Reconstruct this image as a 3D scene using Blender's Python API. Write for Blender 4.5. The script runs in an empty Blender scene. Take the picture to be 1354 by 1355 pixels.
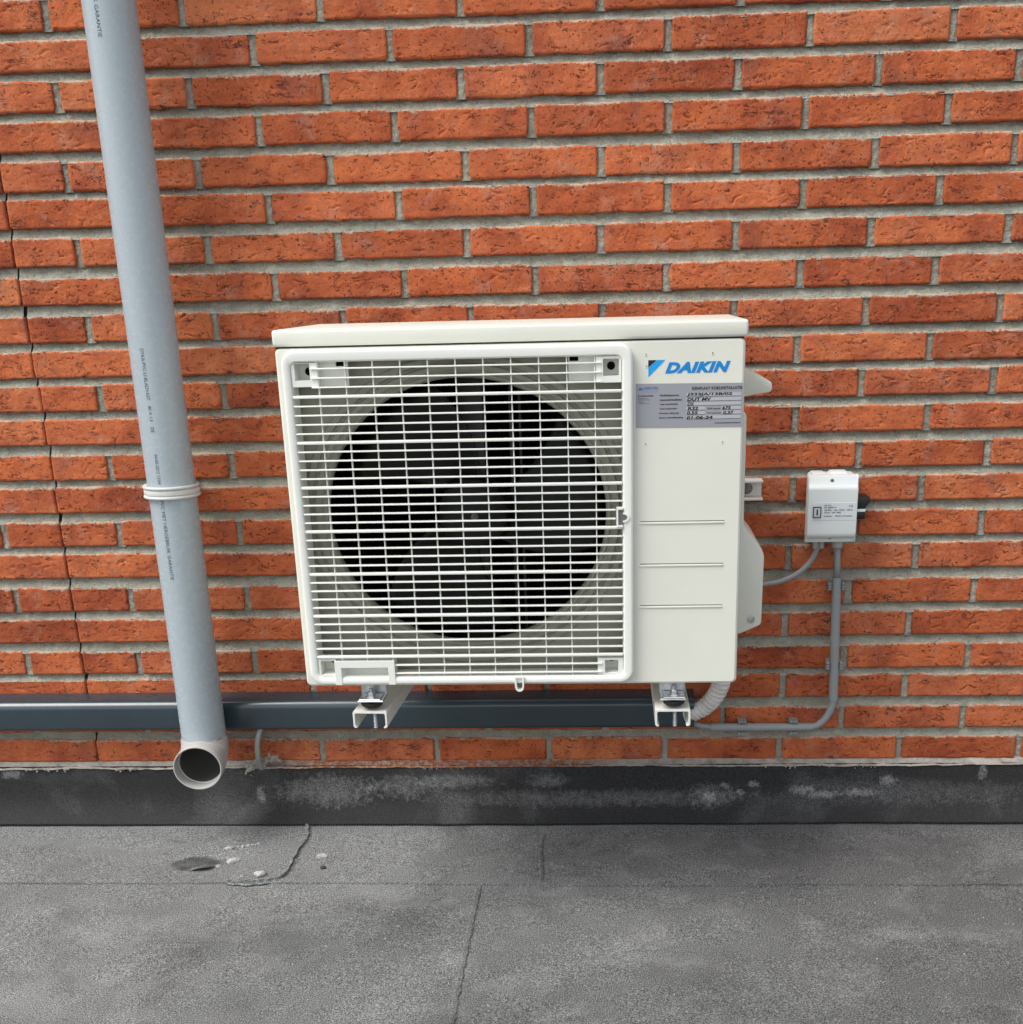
import bpy, bmesh, math, random
import numpy as np
from mathutils import Vector, Matrix
random.seed(7)
rng = np.random.default_rng(11)
D = bpy.data
SC = bpy.context.scene
COL = SC.collection

# ------------------------------------------------------------------ camera
cam = D.cameras.new('camera'); camo = D.objects.new('camera', cam); COL.objects.link(camo)
_r = Vector((0.99855997, 0.04805082, -0.02385596)); _u = Vector((0.00626274, 0.33723228, 0.94140064)); _f = Vector((-0.05328007, 0.9401944, -0.33644573))
camo.matrix_world = Matrix(((_r.x, _u.x, -_f.x, 0.1363), (_r.y, _u.y, -_f.y, -2.1514), (_r.z, _u.z, -_f.z, 0.3621), (0, 0, 0, 1)))
cam.sensor_fit = 'HORIZONTAL'; cam.sensor_width = 36; cam.lens = 36 * 1602.85 / 1354; cam.shift_x = -57.15 / 1354; cam.shift_y = 272.8 / 1354; cam.clip_start = 0.02; cam.clip_end = 200
SC.camera = camo

# ------------------------------------------------------------------ sky, sun, exposure
SUN_EL, SUN_AZ = math.radians(56), math.radians(238)      # azimuth from +y, clockwise
w = D.worlds.new('World'); SC.world = w; w.use_nodes = True
nt = w.node_tree; bg = nt.nodes['Background']
sky = nt.nodes.new('ShaderNodeTexSky'); sky.sky_type = 'NISHITA'; sky.sun_disc = False
sky.sun_elevation = SUN_EL; sky.sun_rotation = SUN_AZ; sky.air_density = 1.0; sky.dust_density = 3.0; sky.ozone_density = 1.0
hs = nt.nodes.new('ShaderNodeHueSaturation'); hs.inputs['Saturation'].default_value = 0.30
nt.links.new(sky.outputs[0], hs.inputs['Color']); nt.links.new(hs.outputs[0], bg.inputs['Color'])
bg.inputs['Strength'].default_value = 0.15
sl = D.lights.new('sun', 'SUN'); so = D.objects.new('sun', sl); COL.objects.link(so)
sl.energy = 1.3; sl.angle = math.radians(34); sl.color = (1, .99, .93)
sd = Vector((math.sin(SUN_AZ) * math.cos(SUN_EL), math.cos(SUN_AZ) * math.cos(SUN_EL), math.sin(SUN_EL)))
so.rotation_euler = sd.to_track_quat('Z', 'Y').to_euler(); so.location = sd * 6
SC.view_settings.view_transform = 'Standard'; SC.view_settings.look = 'None'
SC.view_settings.gamma = 1; SC.view_settings.use_curve_mapping = False
SC.view_settings.exposure = 0.6
SC.render.engine = 'CYCLES'
SC.cycles.max_bounces = 8; SC.cycles.diffuse_bounces = 4

# ------------------------------------------------------------------ material helper
class NM:
    def __init__(s, name, rough=.6, col=(.5, .5, .5), metal=0, spec=.5, coat=0):
        s.m = D.materials.new(name); s.m.use_nodes = True; s.t = s.m.node_tree
        s.b = s.t.nodes['Principled BSDF']
        s.b.inputs['Base Color'].default_value = (*col, 1); s.b.inputs['Roughness'].default_value = rough
        s.b.inputs['Metallic'].default_value = metal; s.b.inputs['Specular IOR Level'].default_value = spec
        s.b.inputs['Coat Weight'].default_value = coat
    def n(s, typ, **kw):
        x = s.t.nodes.new('ShaderNode' + typ)
        for k, v in kw.items(): setattr(x, k, v)
        return x
    def l(s, a, b): s.t.links.new(a, b)
    def coord(s, rand=False, which='Object', scale=(1, 1, 1)):
        c = s.n('TexCoord').outputs[which]
        if rand:
            oi = s.n('ObjectInfo'); mu = s.n('VectorMath', operation='MULTIPLY_ADD')
            mu.inputs[0].default_value = (0, 0, 0)
            cb = s.n('CombineXYZ'); m1 = s.n('Math', operation='MULTIPLY'); m1.inputs[1].default_value = 91.7
            s.l(oi.outputs['Random'], m1.inputs[0]); s.l(m1.outputs[0], cb.inputs[0]); s.l(m1.outputs[0], cb.inputs[1])
            ad = s.n('VectorMath', operation='ADD'); s.l(c, ad.inputs[0]); s.l(cb.outputs[0], ad.inputs[1]); c = ad.outputs[0]
        if scale != (1, 1, 1):
            mp = s.n('Mapping'); mp.inputs['Scale'].default_value = scale; s.l(c, mp.inputs[0]); c = mp.outputs[0]
        return c
    def noise(s, c, scale, detail=4, rough=.55, dist=0):
        x = s.n('TexNoise'); x.inputs['Scale'].default_value = scale; x.inputs['Detail'].default_value = detail
        x.inputs['Roughness'].default_value = rough; x.inputs['Distortion'].default_value = dist
        s.l(c, x.inputs['Vector']); return x.outputs['Fac']
    def ramp(s, f, pts):
        x = s.n('ValToRGB'); e = x.color_ramp.elements
        while len(e) > len(pts): e.remove(e[-1])
        while len(e) < len(pts): e.new(1)
        for i, (p, c) in enumerate(pts):
            e[i].position = p; e[i].color = (*c, 1) if len(c) == 3 else c
        s.l(f, x.inputs[0]); return x.outputs[0]
    def rng(s, f, a, b, c=0, d=1):
        x = s.n('MapRange'); x.inputs[1].default_value = a; x.inputs[2].default_value = b
        x.inputs[3].default_value = c; x.inputs[4].default_value = d; s.l(f, x.inputs[0]); return x.outputs[0]
    def math(s, op, a, b=None):
        x = s.n('Math', operation=op)
        for i, v in enumerate((a, b)):
            if v is None: continue
            if isinstance(v, (int, float)): x.inputs[i].default_value = v
            else: s.l(v, x.inputs[i])
        return x.outputs[0]
    def mix(s, f, a, b, mode='MIX'):
        x = s.n('Mix', data_type='RGBA', blend_type=mode)
        for sock, v in ((x.inputs[0], f), (x.inputs[6], a), (x.inputs[7], b)):
            if isinstance(v, (int, float)): sock.default_value = v
            elif isinstance(v, tuple): sock.default_value = (*v, 1)
            else: s.l(v, sock)
        return x.outputs[2]
    def bump(s, h, dist=.001, strength=1, prev=None):
        x = s.n('Bump'); x.inputs['Distance'].default_value = dist; x.inputs['Strength'].default_value = strength
        s.l(h, x.inputs['Height'])
        if prev is not None: s.l(prev, x.inputs['Normal'])
        s.l(x.outputs[0], s.b.inputs['Normal']); return x.outputs[0]
    def color(s, c): s.l(c, s.b.inputs['Base Color'])
    def rough(s, c): s.l(c, s.b.inputs['Roughness'])

# brick
def brick_mat(joined=False):
    M = NM('red_brick_outer' if joined else 'red_brick', .85, spec=.3)
    c = M.coord(True); oi = M.n('ObjectInfo').outputs['Random']
    big = M.noise(c, 14, 3, .6); mid = M.noise(c, 55, 5, .65); fine = M.noise(c, 420, 3, .6)
    base = M.ramp(big, [(.3, (.32, .072, .030)), (.46, (.46, .114, .043)), (.6, (.56, .154, .056)), (.75, (.45, .120, .055))])
    tint = M.ramp(oi, [(0, (.72, .62, .60)), (.16, (1.0, .95, .92)), (.34, (1.08, 1.08, 1.10)), (.5, (.88, .80, .76)), (.66, (1.06, 1.0, .92)), (.82, (1.1, 1.25, 1.35)), (1, (.92, .86, .9))])
    col = M.mix(1.0, base, tint, 'MULTIPLY')
    col = M.mix(M.rng(mid, .52, .75, 0, .55), col, (.30, .10, .062))          # browner burnt clouds
    dark = M.noise(c, 9, 2, .5)
    col = M.mix(M.rng(dark, .60, .74, 0, .5), col, (.17, .060, .048))         # overfired patches
    bloom = M.noise(c, 24, 4, .7)
    col = M.mix(M.rng(bloom, .55, .78, 0, .36), col, (.50, .36, .28))         # lime bloom
    grain = M.rng(fine, .3, .7, .82, 1.16)
    gm = M.n('VectorMath', operation='SCALE'); M.l(col, gm.inputs[0]); M.l(grain, gm.inputs['Scale']); col = gm.outputs[0]
    # manganese specks, and drag marks of hand moulded clay with crevice shade painted dark
    def lines(sc, g0, g1, w0, w1, gsc, off_):
        cs = M.coord(True, scale=(1, 1, 2.4)); ad = M.n('VectorMath', operation='ADD'); M.l(cs, ad.inputs[0]); ad.inputs[1].default_value = (off_, off_ * .7, 0)
        a = M.noise(ad.outputs[0], sc, 3, .62, 1.1)
        ridge = M.math('ABSOLUTE', M.math('SUBTRACT', a, .5))
        gate = M.rng(M.noise(ad.outputs[0], gsc, 2, .5), g0, g1)
        return M.math('MULTIPLY', M.rng(ridge, w0, w1, 1, 0), gate)
    line = M.math('MAXIMUM', lines(34, .595, .65, .004, .016, 26, 0), lines(70, .62, .67, .006, .022, 44, 5.3))
    spk = M.rng(M.noise(c, 230, 2, .5), .66, .72)
    mark = M.math('MAXIMUM', line, M.math('MULTIPLY', spk, .8))
    col = M.mix(M.math('MULTIPLY', mark, .85), col, (.055, .022, .016))
    # mortar smeared on the upper arris
    sp = M.n('SeparateXYZ'); M.l(M.n('TexCoord').outputs['Object'], sp.inputs[0])
    edge = M.math('ADD', sp.outputs[2], M.math('ADD', M.math('MULTIPLY', M.math('SUBTRACT', M.noise(c, 170, 4, .75), .5), .020), M.math('MULTIPLY', M.math('SUBTRACT', M.noise(c, 18, 2, .5), .5), .016)))
    sm = M.rng(edge, .0197, .0222)
    if not joined: col = M.mix(M.math('MULTIPLY', sm, .72), col, (.50, .44, .34))
    M.color(col)
    h = M.math('ADD', M.math('MULTIPLY', mid, .9), M.math('MULTIPLY', fine, .35))
    h = M.math('SUBTRACT', h, M.math('MULTIPLY', mark, 1.8))
    M.bump(h, .0024, 1)
    return M.m
def mortar_mat(white=False):
    M = NM('mortar_fillet_grey' if white else 'grey_mortar', .95, spec=.2)
    c = M.coord(); a = M.noise(c, 30, 4, .6); f = M.noise(c, 380, 4, .7); g = M.noise(c, 110, 3, .6)
    if white:
        col = M.ramp(a, [(.35, (.36, .33, .28)), (.55, (.62, .59, .53)), (.7, (.5, .46, .4))])
        sp = M.n('SeparateXYZ'); M.l(c, sp.inputs[0])
        k = M.math('MULTIPLY', M.rng(sp.outputs[0], -.55, -.45), M.rng(sp.outputs[0], .05, .14, 1, 0))
        col = M.mix(M.math('MULTIPLY', k, M.rng(g, .4, .55, .35, .95)), col, (.42, .14, .06))
    else:
        col = M.ramp(a, [(.3, (.34, .333, .272)), (.5, (.43, .422, .345)), (.7, (.52, .51, .42))])
    col = M.mix(M.rng(f, .58, .68, 0, .75), col, (.62, .59, .50))
    col = M.mix(M.rng(f, .32, .43, .7, 0), col, (.12, .12, .10))
    M.color(col)
    M.bump(M.math('ADD', f, M.math('MULTIPLY', g, 1.4)), .0045, 1)
    return M.m
def paint(name, col, rough=.35, orange=.0, spec=.5):
    M = NM(name, rough, col, spec=spec)
    c = M.coord(); n = M.noise(c, 9, 3, .6)
    M.color(M.mix(M.rng(n, .35, .7, 0, .5), col, tuple(x * .93 for x in col)))
    d = M.noise(c, 60, 5, .7); M.rough(M.rng(d, .3, .7, rough * .85, rough * 1.3))
    if orange: M.bump(M.noise(c, 900, 1, .5), .00008 * orange, .5)
    return M.m
def pvc_mat(name, c1, c2, rough, dirt=.0):
    M = NM(name, rough, c1, spec=.5)
    c = M.coord(scale=(1, 1, .35)); n = M.noise(c, 11, 4, .6)
    col = M.mix(M.rng(n, .35, .7), c1, c2)
    s = M.noise(M.coord(scale=(3, 3, .8)), 60, 5, .75, .6)
    col = M.mix(M.rng(s, .62, .80, 0, dirt), col, (.16, .15, .13))
    sp = M.noise(M.coord(), 170, 2, .5)
    col = M.mix(M.rng(sp, .735, .76, 0, min(1, dirt * 2)), col, (.08, .075, .07))
    M.color(col); M.rough(M.rng(M.noise(M.coord(), 70, 4, .7), .3, .7, rough * .8, rough * 1.35))
    return M.m
def metal_mat(name, col, rough):
    M = NM(name, rough, col, metal=1)
    n = M.noise(M.coord(), 120, 4, .7); M.rough(M.rng(n, .3, .7, rough * .7, rough * 1.5))
    M.color(M.mix(M.rng(n, .4, .7, 0, .5), col, tuple(x * .6 for x in col)))
    return M.m
def bitumen_mat(name, dark=False):
    M = NM(name, .9, spec=.35)
    c = M.coord(); g1 = M.noise(c, 520, 2, .8); g2 = M.noise(c, 170, 4, .75)
    p1 = M.noise(c, 3.2, 5, .62, .3); p2 = M.noise(c, 1.3, 3, .55)
    if dark:
        lo, hi = (.012, .012, .0125), (.058, .058, .059)
        col = M.mix(M.rng(g1, .38, .66), lo, hi)
        col = M.mix(M.rng(p1, .50, .72, 0, .75), col, M.mix(M.rng(g1, .40, .62), (.05, .05, .05), (.24, .24, .24)))
        sp = M.n('SeparateXYZ'); M.l(c, sp.inputs[0])
        # chalky lime runs, each where the photograph has one
        def spot(x, z, sx, sz, amt, sc=85):
            nonlocal col
            dx = M.math('DIVIDE', M.math('SUBTRACT', sp.outputs[0], x), sx); dz = M.math('DIVIDE', M.math('SUBTRACT', sp.outputs[2], z), sz)
            d = M.math('ADD', M.math('POWER', M.math('ABSOLUTE', dx), 2.0), M.math('POWER', M.math('ABSOLUTE', dz), 2.0))
            d = M.math('SUBTRACT', M.math('SUBTRACT', 1.0, d), M.math('MULTIPLY', M.math('SUBTRACT', M.noise(c, sc, 5, .85), .44), 3.6))
            col = M.mix(M.math('MULTIPLY', M.rng(d, .0, .9), amt * .72), col, M.mix(M.rng(g1, .42, .58), (.16, .16, .16), (.62, .61, .6)))
        for a in ((.4795, -.5500, .030, .012, .8), (.5200, -.5600, .040, .010, .8), (.5900, -.5560, .045, .010, .75), (.6420, -.5320, .022, .014, .8), (.3087, -.5640, .015, .014, .85), (.3900, -.5400, .014, .010, .85), (.3360, -.5420, .012, .008, .6), (.365, -.555, .012, .008, .7),
                  (.31, -.56, .06, .03, .35), (-.43, -.548, .13, .04, .5), (-.28, -.540, .09, .03, .45), (-.18, -.530, .10, .018, .5), (-.56, -.555, .012, .022, .7), (.8157, -.516, .010, .022, .8),
                  (-1.05, -.512, .03, .014, .6), (.1, -.565, .4, .02, .3), (.0, -.53, .05, .018, .4), (.70, -.555, .3, .03, .2)):
            spot(*a)
        M.color(col); M.bump(M.math('ADD', g1, M.math('MULTIPLY', g2, .8)), .0022, .8)
        M.rough(M.rng(g1, .3, .7, .7, .95))
    else:
        sp = M.n('SeparateXYZ'); M.l(c, sp.inputs[0])
        base = M.ramp(g1, [(.32, (.03, .032, .031)), (.42, (.145, .15, .148)), (.50, (.31, .317, .314)), (.58, (.50, .51, .505)), (.68, (.82, .83, .82))])
        dk = M.ramp(g1, [(.30, (.02, .021, .021)), (.45, (.085, .088, .087)), (.56, (.17, .175, .173)), (.70, (.44, .445, .44))])
        lf = M.rng(M.math('ADD', sp.outputs[0], M.math('MULTIPLY', M.math('SUBTRACT', p2, .5), 1.6)), -.75, -.25, .45, 1)      # paler granules to the left
        col = M.mix(M.math('MULTIPLY', lf, M.rng(p1, .44, .66, 0, .85)), base, dk)
        col = M.mix(M.math('MULTIPLY', lf, M.rng(p2, .42, .62, .4, 0)), col, dk)
        # darker field towards the right of the wall
        rx = M.math('ADD', sp.outputs[0], M.math('MULTIPLY', M.math('SUBTRACT', p1, .5), .8))
        col = M.mix(M.rng(rx, -.2, .35, 0, .55), col, dk)
        fl = M.noise(c, 330, 1, .4)
        col = M.mix(M.rng(fl, .76, .79, 0, 1), col, (.62, .62, .60))
        # sooty wet patch in the dip beside the blister
        dx = M.math('DIVIDE', M.math('SUBTRACT', sp.outputs[0], -.632), .047); dy = M.math('DIVIDE', M.math('SUBTRACT', sp.outputs[1], -.203), .032)
        d = M.math('ADD', M.math('MULTIPLY', dx, dx), M.math('MULTIPLY', dy, dy)); d = M.math('ADD', d, M.math('MULTIPLY', M.math('SUBTRACT', M.noise(c, 35, 4, .7), .5), 1.6))
        wet = M.math('MULTIPLY', M.rng(d, .55, 1.05, .8, 0), M.rng(sp.outputs[2], -.62, -.61, 1, 1))
        col = M.mix(wet, col, (.035, .035, .036))
        pale = M.noise(c, 7, 4, .7, .6)
        col = M.mix(M.rng(pale, .52, .74, 0, .45), col, M.mix(M.rng(g1, .4, .6), (.24, .24, .237), (.62, .62, .61)))
        blot = M.noise(c, 4.2, 5, .72, .5)
        col = M.mix(M.rng(blot, .54, .70, 0, .5), col, M.mix(M.rng(g1, .4, .65), (.035, .036, .036), (.17, .172, .17)))
        M.color(col); M.bump(M.math('ADD', g1, M.math('MULTIPLY', g2, .7)), .0042, 1)
    return M.m

MB = brick_mat(); MBO = brick_mat(True); MM = mortar_mat(); MFIL = mortar_mat(True)
CREAM = paint('cream_enamel', (.76, .765, .675), .38, 1)
GRILLE = paint('white_plastic', (.84, .85, .79), .42)
ORIF = paint('inner_casing_shade', (.31, .31, .25), .5)  # cream casing paint, darkened to carry the shade behind the slats
BRK = paint('white_powder_coat', (.80, .79, .73), .45)
BOX = paint('white_abs', (.80, .85, .835), .3)
BLACKP = paint('black_plastic', (.012, .012, .013), .4)
FANP = paint('dark_fan_plastic', (.0075, .0082, .0082), .5, spec=.3)
FINS = paint('dark_coil', (.006, .006, .006), .8, spec=.1)
BORE_SHADE = paint('bore_shade', (.10, .096, .088), .7)  # shade inside the elbow bore, painted as a darker lining
RUB = paint('black_rubber', (.018, .018, .018), .7)
PIPE = pvc_mat('grey_pvc', (.385, .45, .485), (.372, .436, .47), .24, .06)
ELB = pvc_mat('pale_grey_pvc', (.50, .49, .47), (.42, .41, .385), .4, .5)
CLAMP = pvc_mat('clamp_white_pvc', (.66, .67, .65), (.56, .57, .55), .45, .35)
TRK = pvc_mat('slate_pvc', (.032, .052, .064), (.027, .044, .055), .2, .05)
TRK.node_tree.nodes['Principled BSDF'].inputs['Coat Weight'].default_value = .35; TRK.node_tree.nodes['Principled BSDF'].inputs['Coat Roughness'].default_value = .2
COND = pvc_mat('conduit_grey', (.30, .325, .33), (.27, .29, .295), .42, .2)
HOOK = pvc_mat('pale_cable', (.36, .38, .35), (.30, .32, .30), .5, .3)
HOSE = paint('white_wrap', (.82, .81, .78), .45)
ZINC = metal_mat('zinc_plate', (.62, .64, .66), .32)
CLIPM = pvc_mat('clip_grey', (.32, .33, .33), (.25, .26, .26), .5, .5)
BIT = bitumen_mat('roof_bitumen'); BITD = bitumen_mat('upstand_bitumen', True)
INK = NM('black_ink', .5, (.012, .012, .014)).m
INKG = NM('grey_ink', .6, (.055, .06, .07)).m
BLUE = NM('logo_blue', .4, (.0, .23, .64)).m
CYAN = NM('logo_cyan', .4, (.005, .36, .80)).m
LBLUE = NM('label_blue', .5, (.08, .16, .42)).m
LLB = NM('label_pale_blue', .5, (.26, .32, .46)).m
PLATE = NM('silver_label', .42, (.36, .365, .40), metal=.25).m
FIELD = NM('label_field', .42, (.50, .51, .54), metal=.25).m
STONE = NM('pale_stone', .9, (.5, .49, .46)); STONE.color(STONE.ramp(STONE.noise(STONE.coord(), 190, 4, .75), [(.35, (.25, .246, .236)), (.65, (.62, .61, .59))])); STONE = STONE.m
DSTONE = NM('dark_chip', .9, (.05, .05, .05)).m

# ------------------------------------------------------------------ geometry helpers
def link(name, me, mat=None, parent=None, smooth=False):
    o = D.objects.new(name, me); COL.objects.link(o)
    if mat is not None and not me.materials: me.materials.append(mat)
    if parent is not None: o.parent = parent
    if smooth: me.polygons.foreach_set('use_smooth', [True] * len(me.polygons))
    return o
def mk(name, v, f, mat, parent=None, smooth=False, auto=None):
    me = D.meshes.new(name); me.from_pydata([tuple(map(float, x)) for x in v], [], [tuple(map(int, x)) for x in f]); me.update()
    o = link(name, me, mat, parent, smooth)
    if auto: sharp(me, auto)
    return o
def sharp(me, ang=35):
    bm = bmesh.new(); bm.from_mesh(me); bmesh.ops.recalc_face_normals(bm, faces=bm.faces[:])
    for e in bm.edges:
        if len(e.link_faces) == 2: e.smooth = e.calc_face_angle(0) < math.radians(ang)
    for f in bm.faces: f.smooth = True
    bm.to_mesh(me); bm.free()
def thing(name, label, cat, loc=(0, 0, 0), group=None):
    o = D.objects.new(name, None); COL.objects.link(o); o.location = loc; o.empty_display_size = .05
    o['label'] = label; o['category'] = cat
    if group: o['group'] = group
    return o
def tag(o, label, cat, group=None):
    o['label'] = label; o['category'] = cat
    if group: o['group'] = group
    return o
def rel(o, parent):      # parts are built in world coordinates; keep them there under an Empty that stands elsewhere
    o.parent = parent; o.matrix_parent_inverse = Matrix.Translation(-parent.location); return o
def bmobj(name, bm, mat, parent=None, auto=35):
    me = D.meshes.new(name); bmesh.ops.recalc_face_normals(bm, faces=bm.faces[:]); bm.to_mesh(me); bm.free()
    o = link(name, me, mat); sharp(me, auto)
    if parent is not None: rel(o, parent)
    return o
def box(bm, x0, x1, y0, y1, z0, z1, r=0, seg=2, rot=None):
    b = bmesh.new(); bmesh.ops.create_cube(b, size=1)
    for v in b.verts: v.co = Vector(((x0 + x1) / 2 + v.co.x * (x1 - x0), (y0 + y1) / 2 + v.co.y * (y1 - y0), (z0 + z1) / 2 + v.co.z * (z1 - z0)))
    if r: bmesh.ops.bevel(b, geom=b.edges[:], offset=r, segments=seg, profile=.5, affect='EDGES')
    if rot is not None: b.transform(rot)
    me = D.meshes.new('tmp'); b.to_mesh(me); b.free(); bm.from_mesh(me); D.meshes.remove(me); return bm
def prism(bm, pts, axis, a, b, r=0, seg=2):
    """pts 2D polygon; axis 'x','y','z' = extrusion axis between a and b"""
    def P(u, v, t): return {'x': (t, u, v), 'y': (u, t, v), 'z': (u, v, t)}[axis]
    q = bmesh.new(); n = len(pts)
    va = [q.verts.new(P(*p, a)) for p in pts]; vb = [q.verts.new(P(*p, b)) for p in pts]
    q.faces.new(va); q.faces.new(vb[::-1])
    for i in range(n): q.faces.new((va[i], va[(i + 1) % n], vb[(i + 1) % n], vb[i]))
    bmesh.ops.recalc_face_normals(q, faces=q.faces[:])
    if r: bmesh.ops.bevel(q, geom=[e for e in q.edges if e.calc_face_angle(0) > .3], offset=r, segments=seg, profile=.5, affect='EDGES')
    me = D.meshes.new('tmp'); q.to_mesh(me); q.free(); bm.from_mesh(me); D.meshes.remove(me); return bm
def lathe(prof, n=48, origin=(0, 0, 0), axis='z', closed=False):
    """prof list of (radius, along)"""
    v, f = [], []
    for r, h in prof:
        for i in range(n):
            a = 2 * math.pi * i / n; c, s = r * math.cos(a), r * math.sin(a)
            p = {'z': (c, s, h), 'y': (c, h, s), 'x': (h, c, s)}[axis]
            v.append((p[0] + origin[0], p[1] + origin[1], p[2] + origin[2]))
    m = len(prof)
    for j in range(m if closed else m - 1):
        for i in range(n):
            a, b = j * n + i, j * n + (i + 1) % n; k = (j + 1) % m
            f.append((a, b, k * n + (i + 1) % n, k * n + i))
    return v, f
def addmesh(bm, vf):
    me = D.meshes.new('tmp'); me.from_pydata([tuple(x) for x in vf[0]], [], vf[1]); bm.from_mesh(me); D.meshes.remove(me); return bm
def sweep(path, rad, n=14, cap=True):
    """path list of points, rad number or list"""
    path = [Vector(p) for p in path]; m = len(path)
    rad = rad if isinstance(rad, (list, tuple)) else [rad] * m
    v, f = [], []; up = None
    for i, p in enumerate(path):
        t = (path[min(i + 1, m - 1)] - path[max(i - 1, 0)]).normalized()
        if up is None: up = t.orthogonal().normalized()
        up = (up - t * up.dot(t)).normalized(); sd_ = t.cross(up)
        for k in range(n):
            a = 2 * math.pi * k / n; v.append(p + up * math.cos(a) * rad[i] + sd_ * math.sin(a) * rad[i])
    for i in range(m - 1):
        for k in range(n):
            f.append((i * n + k, i * n + (k + 1) % n, (i + 1) * n + (k + 1) % n, (i + 1) * n + k))
    if cap: f.append(tuple(range(n))[::-1]); f.append(tuple((m - 1) * n + k for k in range(n)))
    return v, f
def spline(pts, sub=8):
    pts = [Vector(p) for p in pts]; out = []
    for i in range(len(pts) - 1):
        p0, p1, p2, p3 = pts[max(i - 1, 0)], pts[i], pts[i + 1], pts[min(i + 2, len(pts) - 1)]
        for k in range(sub):
            t = k / sub
            out.append(.5 * ((2 * p1) + (p2 - p0) * t + (2 * p0 - 5 * p1 + 4 * p2 - p3) * t * t + (3 * p1 - p0 - 3 * p2 + p3) * t ** 3))
    return out + [pts[-1]]
def fillet(pts, r, seg=8):
    pts = [Vector(p) for p in pts]; out = [pts[0]]
    for i in range(1, len(pts) - 1):
        a, b, c = pts[i - 1], pts[i], pts[i + 1]; u = (a - b).normalized(); w_ = (c - b).normalized()
        ang = u.angle(w_); d = min(r / math.tan(ang / 2), (a - b).length * .49, (c - b).length * .49)
        s, e = b + u * d, b + w_ * d
        for k in range(seg + 1):
            t = k / seg; out.append((1 - t) ** 2 * s + 2 * t * (1 - t) * b + t * t * e)
    out.append(pts[-1]); return out
def vnoise(x, z, seed, oct=4, gain=.5):
    """value noise, x and z arrays in units of the first lattice"""
    r = np.random.default_rng(seed); out = np.zeros_like(x, dtype=float); amp, tot = 1., 0.
    for o in range(oct):
        L = r.random((64, 64)); xi = np.floor(x).astype(int); zi = np.floor(z).astype(int)
        fx = x - xi; fz = z - zi; fx = fx * fx * (3 - 2 * fx); fz = fz * fz * (3 - 2 * fz)
        a = L[xi % 64, zi % 64]; b = L[(xi + 1) % 64, zi % 64]; c = L[xi % 64, (zi + 1) % 64]; d = L[(xi + 1) % 64, (zi + 1) % 64]
        out += amp * ((a * (1 - fx) + b * fx) * (1 - fz) + (c * (1 - fx) + d * fx) * fz - .5); tot += amp
        amp *= gain; x = x * 2.03 + 7.1; z = z * 2.03 + 3.3
    return out / tot * 2
_tc = {}
def text(name, body, W, H, mat, parent, place, bold=0, shear=0, spacing=1.0, align=None):
    """text turned to a mesh, fitted to W x H, placed by place(u, v) -> world point"""
    cu = D.curves.new('tmp', 'FONT'); cu.body = body; cu.size = 1; cu.offset = bold; cu.shear = shear; cu.space_character = spacing
    cu.resolution_u = 3
    ob = D.objects.new('tmp', cu); COL.objects.link(ob)
    dg = bpy.context.evaluated_depsgraph_get(); me = D.meshes.new_from_object(ob.evaluated_get(dg))
    D.objects.remove(ob); D.curves.remove(cu)
    co = np.empty(len(me.vertices) * 3); me.vertices.foreach_get('co', co); co = co.reshape(-1, 3)
    mn, mx = co.min(0), co.max(0); q = (co - mn) / np.maximum(mx - mn, 1e-6)
    for v, (a, b, _) in zip(me.vertices, q): v.co = place(a * W, b * H)
    me.materials.clear(); me.materials.append(mat); me.name = name; me.update()
    o = D.objects.new(name, me); COL.objects.link(o)
    if parent is not None: rel(o, parent)
    return o

def refit(t, yr, only=None):
    """survey correction for what is fixed to the wall: heights and offsets after the camera was solved again"""
    done = set(); stack = [t]
    while stack:
        o = stack.pop(); stack += list(o.children)
        if o.type == 'MESH' and o.data.name not in done:
            done.add(o.data.name)
            for v in o.data.vertices: v.co.x += -.001 - .03 * yr; v.co.z = v.co.z * .949 + .137 * yr

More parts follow.
